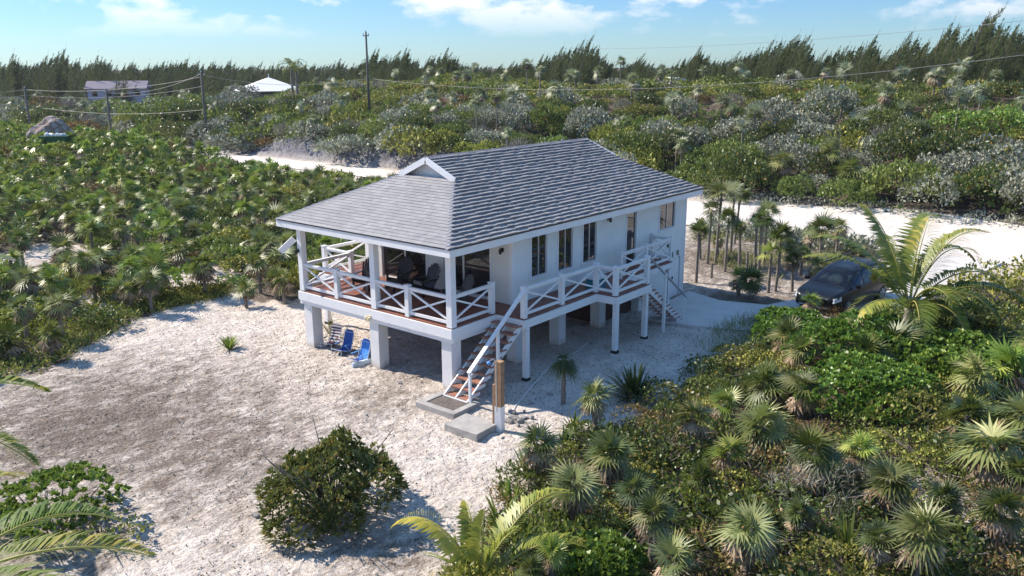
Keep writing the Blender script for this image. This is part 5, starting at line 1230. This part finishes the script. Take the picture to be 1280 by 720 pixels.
# ------------------------------------------------------------------ casuarinas
def casuarina(seed, h=10., lean=.16, nb=74, nn=50, w=.032, l=.80, wid=.2):
    r = np.random.default_rng(seed); ld = np.array([.63, -.78, 0]); P = []; D = []; V0 = []; LS = []
    for i in range(nb):
        t = .06+.92*((i+r.uniform(0, 1))/nb); ax = np.array([0, 0, h*t])+ld*lean*h*t**2.2*.9
        az = i*2.4+r.uniform(-.4, .4); ln = wid*h*(1-t)**.8*r.uniform(.45, 1.3)+.3*(1-t)
        d = np.array([math.cos(az), math.sin(az), .9+.9*t])+ld*.55; d /= np.linalg.norm(d)
        s = r.uniform(.05, 1, nn)**.8; p = ax+d*ln*s[:, None]*1.15+r.normal(size=(nn, 3))*.11*(1-t*.8)
        dd = d*1.1+ld*.4+np.array([0, 0, .3])+r.normal(size=(nn, 3))*.20; P.append(p); D.append(dd); LS.append(np.full(nn, 1-.6*t)); V0.append(np.full(nn, r.uniform(0, .7)))
    P = np.concatenate(P); D = np.concatenate(D); L_ = l*r.uniform(.5, 1.2, len(P))*np.concatenate(LS); v = np.concatenate(V0)+r.uniform(0, .3, len(P))
    # tip
    tp_ = np.array([0, 0, h])+ld*lean*h*.9; P = np.concatenate([P, tp_+np.outer(r.uniform(-1.3, .9, 30), [0.16, -.20, .95])]); D = np.concatenate([D, np.array([.35, -.4, 1])+r.normal(size=(30, 3))*.2]); L_ = np.concatenate([L_, np.full(30, l*.5)]); v = np.concatenate([v, np.full(30, .4)])
    return cards(P, D, L_, L_/l*w, v, .05, r)
CM = []
for i in range(6):
    V, F, v = casuarina(900+i, 10., random.Random(i).uniform(.18, .34), wid=random.Random(i+9).uniform(.13, .19)); tm = MB()
    le = .16; tm.tube([(.63*le*9*t**2.2, -.78*le*9*t**2.2, -.5+9.6*t) for t in np.linspace(0, 1, 9)], [.16*(1-.85*t)+.01 for t in np.linspace(0, 1, 9)], 6)
    CM.append((npmesh('crown', V, F, G_CAS, v), tm.mesh('trunk', BARK)))
TOP = [(-60, 80), (0, 76), (14, 66), (30, 80), (52, 68), (60, 66), (77, 60), (100, 78), (122, 68), (140, 80), (160, 76), (185, 78), (200, 76), (225, 72), (240, 76), (262, 76), (285, 74), (310, 82), (324, 76), (345, 78), (370, 74), (400, 80), (418, 72), (436, 82), (460, 62), (480, 72), (488, 62), (505, 58), (520, 80), (532, 68), (556, 58), (575, 78), (600, 82), (625, 78), (640, 74), (660, 72), (675, 66), (698, 56), (722, 48), (731, 42), (748, 66), (770, 82), (795, 65), (820, 78), (845, 72), (868, 55), (890, 74), (912, 62), (935, 58), (955, 48), (975, 42), (997, 42), (1010, 70), (1020, 60), (1048, 55), (1078, 42), (1098, 60), (1122, 38), (1150, 50), (1170, 26), (1190, 34), (1216, 8), (1236, 30), (1255, 28), (1270, 34), (1290, 20), (1345, 25)]
def top_at(px):
    for (a, b), (c, d) in zip(TOP, TOP[1:]):
        if a <= px <= c: return b+(d-b)*(px-a)/(c-a)
    return 60
def put_cas(px, py, D_, group, label, wide=1.):
    x, y = at_dist(px, D_); g_ = h1(x, y); h = max(2.5, z_at(px, py, x, y)-g_); k = random.choice(CM); ro = random.uniform(-.5, .5)
    # tree tops lean to the right: shift the foot left
    root = empty('casuarina_tree', (x-.63*h*.10, y+.78*h*.10, g_-.2), ro); tag(root, label, 'tree', group)
    s = h/10.; wd = s*wide*random.uniform(.85, 1.2)
    a = link('crown', k[0], root); a.scale = (wd, wd, s); b = link('trunk', k[1], root); b.scale = (s, s, s)
def crestD(px):      # distance to just behind the ridge
    d = ray(px, 100); return min(300, max(96, (90-CX)/max(.25, d[0]/np.hypot(d[0], d[1]))))
for i, (px, py) in enumerate(TOP):
    Dd = crestD(px)+random.uniform(0, 8) if px > 430 else 215+random.uniform(-15, 20)
    put_cas(px, py, Dd, 'casuarinas on the ridge' if px > 430 else 'casuarinas of the far wood', 'tall wind-bent casuarina on the ridge behind the scrub hill' if px > 430 else 'tall thin casuarina standing up from the far left wood', 1.1)
px = -70.
while px < 1350:
    for row in range(2 if px < 430 else 1):
        p = px+random.uniform(-4, 4); t = top_at(p); base = 108 if px > 430 else 122
        py = t+random.uniform(4, 14)+random.random()**2*(base-t)*.4
        Dd = crestD(p)+random.uniform(1, 16) if px > 430 else random.uniform(195, 260)
        put_cas(p, py, Dd, 'casuarinas on the ridge' if px > 430 else 'casuarinas of the far wood', 'wind-bent casuarina in the row on the ridge behind the scrub hill' if px > 430 else 'dark casuarina packed into the far wood at left', 1.2)
    px += 5.6 if px > 430 else 6.4
# low dark wood behind the row closes the gaps
it = []; cg = [casuarina(950+i, 10, .15, 60, 30, .14, 1.0, .22) for i in range(3)]
p = -60.
while p < 1340:
    t = top_at(p); Dd = crestD(p)+random.uniform(14, 30) if p > 430 else random.uniform(225, 285); x, y = at_dist(p, Dd); g_ = h1(x, y)
    py = t+(random.uniform(.08, .42))*((104 if p > 430 else 118)-t); h = max(2., z_at(p, py, x, y)-g_); it.append((random.choice(cg), G_CAS, x, y, g_-.3, h/10*1.4, h/10, random.uniform(-.5, .5))); p += 2.
for k in range(420):
    p = -80+k*3.4; Dd = random.uniform(330, 620); x, y = at_dist(p, Dd); g_ = 1.5; t = top_at(p); py = t+(80-t)*.5+random.uniform(2, 9) if t < 80 else 83; h = max(5., z_at(p, max(py, 72), x, y)-g_)
    it.append((random.choice(cg), G_CAS, x, y, g_-.3, h/10*2.4, h/10, random.uniform(-.5, .5)))
merged('casuarina_wood', 'dark band of dense casuarina wood behind the tall trees', it, 'wood')
# mid-distance mixed bushes at left between road and wood
LM = [((62, 148), 5.0, 4.2, S_OLIVE, 'orange-yellow round bushy tree above the road at left', S_RUST), ((105, 168), 3.6, 2.4, S_RUST, 'pinkish brown bush beside the road at far left', None), ((212, 158), 5.2, 5.2, S_GREEN, 'dark green round tree with a lit left side near the road bend', None), ((240, 162), 4.2, 4.5, S_DARK, 'dark rounded tree right of the lit green one', None), ((190, 170), 3.0, 2.5, S_BRIGHT, 'bright green bush at the foot of the dark round tree', None), ((90, 152), 4.5, 2.6, S_GREY, 'grey-green mound of bushes near the left poles', None), ((20, 150), 5., 3.2, S_GREY, 'grey-green bush mass at the left edge beyond the road', None), ((160, 150), 4.5, 3.6, S_GREEN, 'green bush below the lilac house', None), ((270, 175), 4.0, 3.0, S_GREY, 'pale grey-green bush right of the second pole', None), ((300, 185), 3.6, 2.4, S_GREY, 'grey-green bush left of the bare rock bank', None), ((530, 200), 3.6, 3.6, S_OLIVE, 'rounded olive bush just above the gable', None), ((505, 190), 3.2, 3.0, S_GREY, 'rounded grey bush left of the olive one above the gable', None), ((435, 190), 3.2, 2.4, S_GREY, 'grey shrub at the right end of the bare bank', None)]
for i, ((px, py), R_, H, mt, lb, m2) in enumerate(LM):
    x, y = at_terrain(px, py+4); V, F, v, c = shrub_geo(800+i, R_, H, 15, 3600, .42, .24, jag=.35, up=.3); o = link('round_bush', npmesh('round_bush', V, F, m2 or mt, v), None, (x, y, h1(x, y)-.3)); tag(o, lb, 'bush')
for i, (px, py) in enumerate(((10, 140), (45, 158), (75, 160), (118, 150), (135, 160), (175, 148), (140, 140), (265, 150), (285, 165), (245, 140), (290, 140), (200, 140), (310, 150), (230, 178), (10, 128), (55, 125), (95, 128), (155, 132), (185, 128), (225, 125), (270, 125), (300, 128))):
    x, y = at_terrain(px, py+3); V, F, v = hp[(i*3) % 12][2]; o = link('far_bush', hp[random.choice((0, 1, 2, 3, 10, 11))][1], None, (x, y, h1(x, y)-.3)); s = random.uniform(1.6, 2.6); o.scale = (s, s, s*.95); o.rotation_euler = (0, 0, i); tag(o, 'bush in the mixed scrub between the sand road and the far left wood', 'shrub', 'bushes below the far wood')
# palms by the white pavilion
for i, (px, py, h) in enumerate(((305, 112, 7.), (366, 110, 6.), (372, 112, 5.), (268, 116, 4.5))):
    x, y = at_terrain(px, py+8); fr = [(a*2*math.pi/9, R(35+12*(a % 3)), 2.6, 1.6, dict(nl=22, lw=.12, ll=.6)) for a in range(9)]
    coconut('coconut_palm', ['distant coconut palm left of the white pavilion roof', 'distant coconut palm right of the white pavilion roof', 'lower distant palm at the right eave of the pavilion', 'distant short palm between second pole and pavilion'][i], (x, y), h*.7, fr, .15, mat=G_PALM, seed=980+i*20)

# ------------------------------------------------------------------ far buildings, poles, wires
LIL = plain('lilac_wall', (.50, .46, .56), .8, .06); LROOF = plain('lilac_roof', (.17, .15, .21), .7, .1); WROOF = plain('white_roof', (.80, .80, .79), .5, .04)
def far_house(pxc, pytop, D_, L_, Wd, hw, hr, rz, label, wm, rm, hip=False):
    x, y = at_dist(pxc, D_); z = z_at(pxc, pytop, x, y)-hw-hr; o = tag(empty('far_house', (x, y, z), rz), label, 'house')
    b = MB(); b.box(-L_/2, L_/2, -Wd/2, Wd/2, -4, hw); link('wall', b.mesh('wall', wm), o)
    r_ = MB(); e = .5; i_ = L_/2-(Wd/2 if hip else 0)
    A = [(-L_/2-e, -Wd/2-e, hw-.05), (L_/2+e, -Wd/2-e, hw-.05), (L_/2+e, Wd/2+e, hw-.05), (-L_/2-e, Wd/2+e, hw-.05)]; B0 = (-i_-(0 if hip else e), 0, hw+hr); B1 = (i_+(0 if hip else e), 0, hw+hr)
    r_.quad([A[0], A[1], B1, B0]); r_.quad([A[2], A[3], B0, B1]); r_.quad([A[3], A[0], B0]); r_.quad([A[1], A[2], B1]); r_.quad(A[::-1]); link('roof', r_.mesh('roof', rm), o)
    n = int(L_/2.6)
    for sy in (-1,):
        for k in range(n):
            x0 = -L_/2+(k+.5)*L_/n; f = MB().box(x0-.5, x0+.5, sy*(Wd/2+.03)-.02, sy*(Wd/2+.03)+.02, hw*.35, hw*.8); w_ = link('window', f.mesh('window', GLASS), o)
    return o
far_house(147, 101, 200, 11, 6, 2.4, 1.5, YAW-math.pi/2+R(14), 'long lilac house with purple-grey roof before the far wood', LIL, LROOF)
x, y = at_dist(336, 168); z = z_at(336, 96.5, x, y); pv = tag(empty('pavilion', (x, y, z-5.0), .3), 'white pyramid-roofed pavilion on the far left hillside', 'pavilion')
b = MB(); r_ = 7.0
for k in range(4):
    a0, a1 = k*math.pi/2, (k+1)*math.pi/2; b.quad([(r_*math.cos(a0)*1.2, r_*math.sin(a0)*1.2, 2.6), (r_*math.cos(a1)*1.2, r_*math.sin(a1)*1.2, 2.6), (0, 0, 5.0)]); b.quad([(r_*math.cos(a0)*1.2, r_*math.sin(a0)*1.2, 2.6), (0, 0, 2.45), (r_*math.cos(a1)*1.2, r_*math.sin(a1)*1.2, 2.6)])
link('roof', b.mesh('roof', WROOF), pv); b = MB(); b.box(-3.6, 3.6, -3.6, 3.6, -4, 2.1); link('wall', b.mesh('wall', plain('pavilion_wall', (.35, .36, .38), .8)), pv); link('finial', MB().tube([(0, 0, 4.9), (0, 0, 5.6)], .08, 6).mesh('finial', WHITE), pv)
for k in range(4):
    a = k*math.pi/2; link('post', MB().box(r_*math.cos(a)*1.1-.12, r_*math.cos(a)*1.1+.12, r_*math.sin(a)*1.1-.12, r_*math.sin(a)*1.1+.12, -4, 2.6).mesh('post', WHITE), pv)
far_house(842, 96.5, 128, 3.4, 3, 1.6, .5, .9, 'small white roof just visible over the ridge scrub', WROOF, WROOF)
far_house(397, 101, 180, 4.5, 4, 1.6, .7, .9, 'small grey roof right of the pavilion on the ridge', LIL, LROOF)
# tank, soil mound
x, y = at_dist(161, 126); tk = tag(empty('water_tank', (x, y, z_at(161, 175, x, y)-2.1)), 'pale green upright tank with white top by the road at left', 'tank')
link('tank_body', MB().lathe([(.75, -1.), (.75, 1.7)], (0, 0), 16).mesh('tank_body', plain('pale_green', (.42, .55, .47), .5)), tk); link('tank_top', MB().lathe([(.75, 1.702), (.6, 1.95), (.2, 2.1)], (0, 0), 16).mesh('tank_top', WHITE), tk)
x, y = at(72, 212)
import bmesh
bm = bmesh.new(); bmesh.ops.create_icosphere(bm, subdivisions=4, radius=1)
for v_ in bm.verts:
    f = 1+.12*math.sin(v_.co.x*5+1)+.08*math.sin(v_.co.y*9)+random.uniform(-.03, .03); v_.co = Vector((v_.co.x*2.0*f, v_.co.y*1.9*f, max(-.3, v_.co.z)*1.75*f))
me = bpy.data.meshes.new('soil_mound'); bm.to_mesh(me); bm.free()
mm, nt, out = nodes('mound_soil'); pb = N(nt, 'ShaderNodeBsdfPrincipled', Roughness=.95)
nt.links.new(ramp(nt, noise(nt, .9, 6, .7, coords(nt)), [(.42, (.34, .33, .34)), (.5, (.20, .12, .08)), (.62, (.40, .38, .37))]), pb.inputs['Base Color']); bump(nt, noise(nt, 5, 5, .7, coords(nt)), .6, .2, pb); nt.links.new(pb.outputs[0], out.inputs[0]); me.materials.append(mm)
o = link('soil_mound', me, None, (x, y, h1(x, y)+1.1)); tag(o, 'grey and brown soil heap rising out of the left thicket', 'soil heap')
x, y = at(76, 220); o = MB().hexa([(-1.1, -.5, 0), (1.1, -.5, 0), (1.1, .5, 0), (-1.1, .5, 0), (-1.3, -.6, .9), (1.3, -.6, .9), (1.3, .6, .9), (-1.3, .6, .9)]).build('skip', plain('green_skip', (.012, .09, .045), .5)); o.location = (x, y, h1(x, y)+.75); o.rotation_euler = (0, 0, -.9); tag(o, 'dark green skip half hidden in front of the soil heap', 'skip')
for i, (px, py) in enumerate(((60, 209), (67, 207), (76, 206), (84, 205))):
    x, y = at(76, 220); o = link('rubble', rock_mesh(.26, 60+i), None, (x+(i-1.5)*.5*math.cos(-.9), y+(i-1.5)*.5*math.sin(-.9), h1(x, y)+1.75)); o.data = o.data.copy(); o.data.materials[0] = WHITE; tag(o, 'white rubble piece on the skip before the soil heap', 'rubble', 'rubble on the skip')
def pole(px, pyb, pyt, D_, label):
    x, y = at_dist(px, D_); zt = z_at(px, pyt, x, y); zb = h1(x, y); p = tag(empty('utility_pole', (x, y, zb)), label, 'utility pole'); h = zt-zb
    link('shaft', MB().tube([(0, 0, -1), (0, 0, h)], [.17, .11], 10).mesh('shaft', GREYWOOD, True), p)
    link('crossarm', MB().box(-.36, .36, -.05, .05, h-.48, h-.38).mesh('crossarm', GREYWOOD), p)
    for xx in (-.32, 0, .32): link('insulator', MB().lathe([(.05, h-.36 if xx else h), (.07, h-.26 if xx else h+.08), (.03, h-.16 if xx else h+.2)], (xx, 0), 8).mesh('insulator', CHR), p)
    p.rotation_euler = (0, 0, YAW-math.pi/2); return (x, y, zt)
_q = at_terrain(460, 147); PA = pole(460, 148, 40, math.hypot(_q[0]-CX, _q[1]-CY), 'tallest utility pole on the hillside above the porch roof'); PB_ = pole(252, 170, 90, 112, 'utility pole left of the white pavilion'); PC = pole(131, 180, 112, 118, 'utility pole in front of the lilac house'); PD = pole(29, 165, 110, 135, 'utility pole near the left edge above the road')
def wire(label, a, b, sag, r_=.022, group=None):
    a, b = Vector(a), Vector(b); o = MB().tube([a+(b-a)*t-Vector((0, 0, 4*sag*t*(1-t))) for t in np.linspace(0, 1, 25)], r_, 4).build('power_line', WIRE); tag(o, label, 'power line', group)
def wp(px, py, D_): x, y = at_dist(px, D_); return (x, y, z_at(px, py, x, y))
wire('power line sweeping from the tallest pole to the upper right over the hill', wp(461, 98, math.hypot(_q[0]-CX, _q[1]-CY)), wp(1420, 48, 70), 2.2, .018)
wire('faint high power line at the upper right over the casuarinas', wp(700, 60, 150), wp(1420, 10, 80), 1.0, .018)
wire('power line from the tallest pole down to the second pole', wp(461, 98, math.hypot(_q[0]-CX, _q[1]-CY)), wp(252, 93, 112), 1.0, .02)
for i, (a, b) in enumerate((((252, 92), (131, 116)), ((252, 96), (29, 112)), ((252, 108), (29, 119)), ((252, 137), (29, 132)), ((420, 118), (252, 118)))):
    wire(['upper wire between the second and third poles', 'top wire from the second pole to the left edge pole', 'middle wire from the second pole to the left edge pole', 'lowest wire from the second pole to the left edge pole', 'wire from the second pole towards the hill scrub'][i], wp(*a, 112), wp(*b, 118 if b[0] == 131 else 135 if b[0] == 29 else 112), .8, .02)
for i, (y0, y1) in enumerate(((112, 112), (119, 121), (132, 140))): wire(['top wire leaving the left edge pole', 'middle wire leaving the left edge pole', 'lowest wire leaving the left edge pole'][i], wp(29, y0, 135), wp(-120, y1, 140), .6, .02)

GRV = PXP([(870, 300), (880, 285), (1010, 300), (1100, 312), (1090, 335), (1000, 350), (900, 345)])
cover('grove_growth', 'sparse dry grass and low growth under the grove palms', rnd_in(GRV, 900, 61, thr=-.1, ph=.7), GRASSM, .28, .03, .9, 7, .05, 62, 'grass')
cover('grove_growth', 'grey-green low growth along the near edge of the road', rnd_in(PXP([(872, 292), (880, 282), (1100, 308), (1100, 318), (1000, 312)]), 500, 63), S_GREY, .26, .12, .8, 8, .5, 64)
# thin sea air: pale even volume round everything, ground included
HZ = MB(); HZ.box(-420, 520, -420, 520, -60, 60)
hm = bpy.data.materials.new('haze_air'); hm.use_nodes = True; nt = hm.node_tree; nt.nodes.clear(); out = nt.nodes.new('ShaderNodeOutputMaterial'); pv_ = nt.nodes.new('ShaderNodeVolumePrincipled')
pv_.inputs['Color'].default_value = (.82, .9, 1, 1); pv_.inputs['Density'].default_value = .00014; pv_.inputs['Anisotropy'].default_value = .2
nt.links.new(pv_.outputs[0], out.inputs['Volume'])
o = HZ.build('haze', hm); tag(o, 'thin pale sea haze over the whole place', 'haze', None, 'stuff')
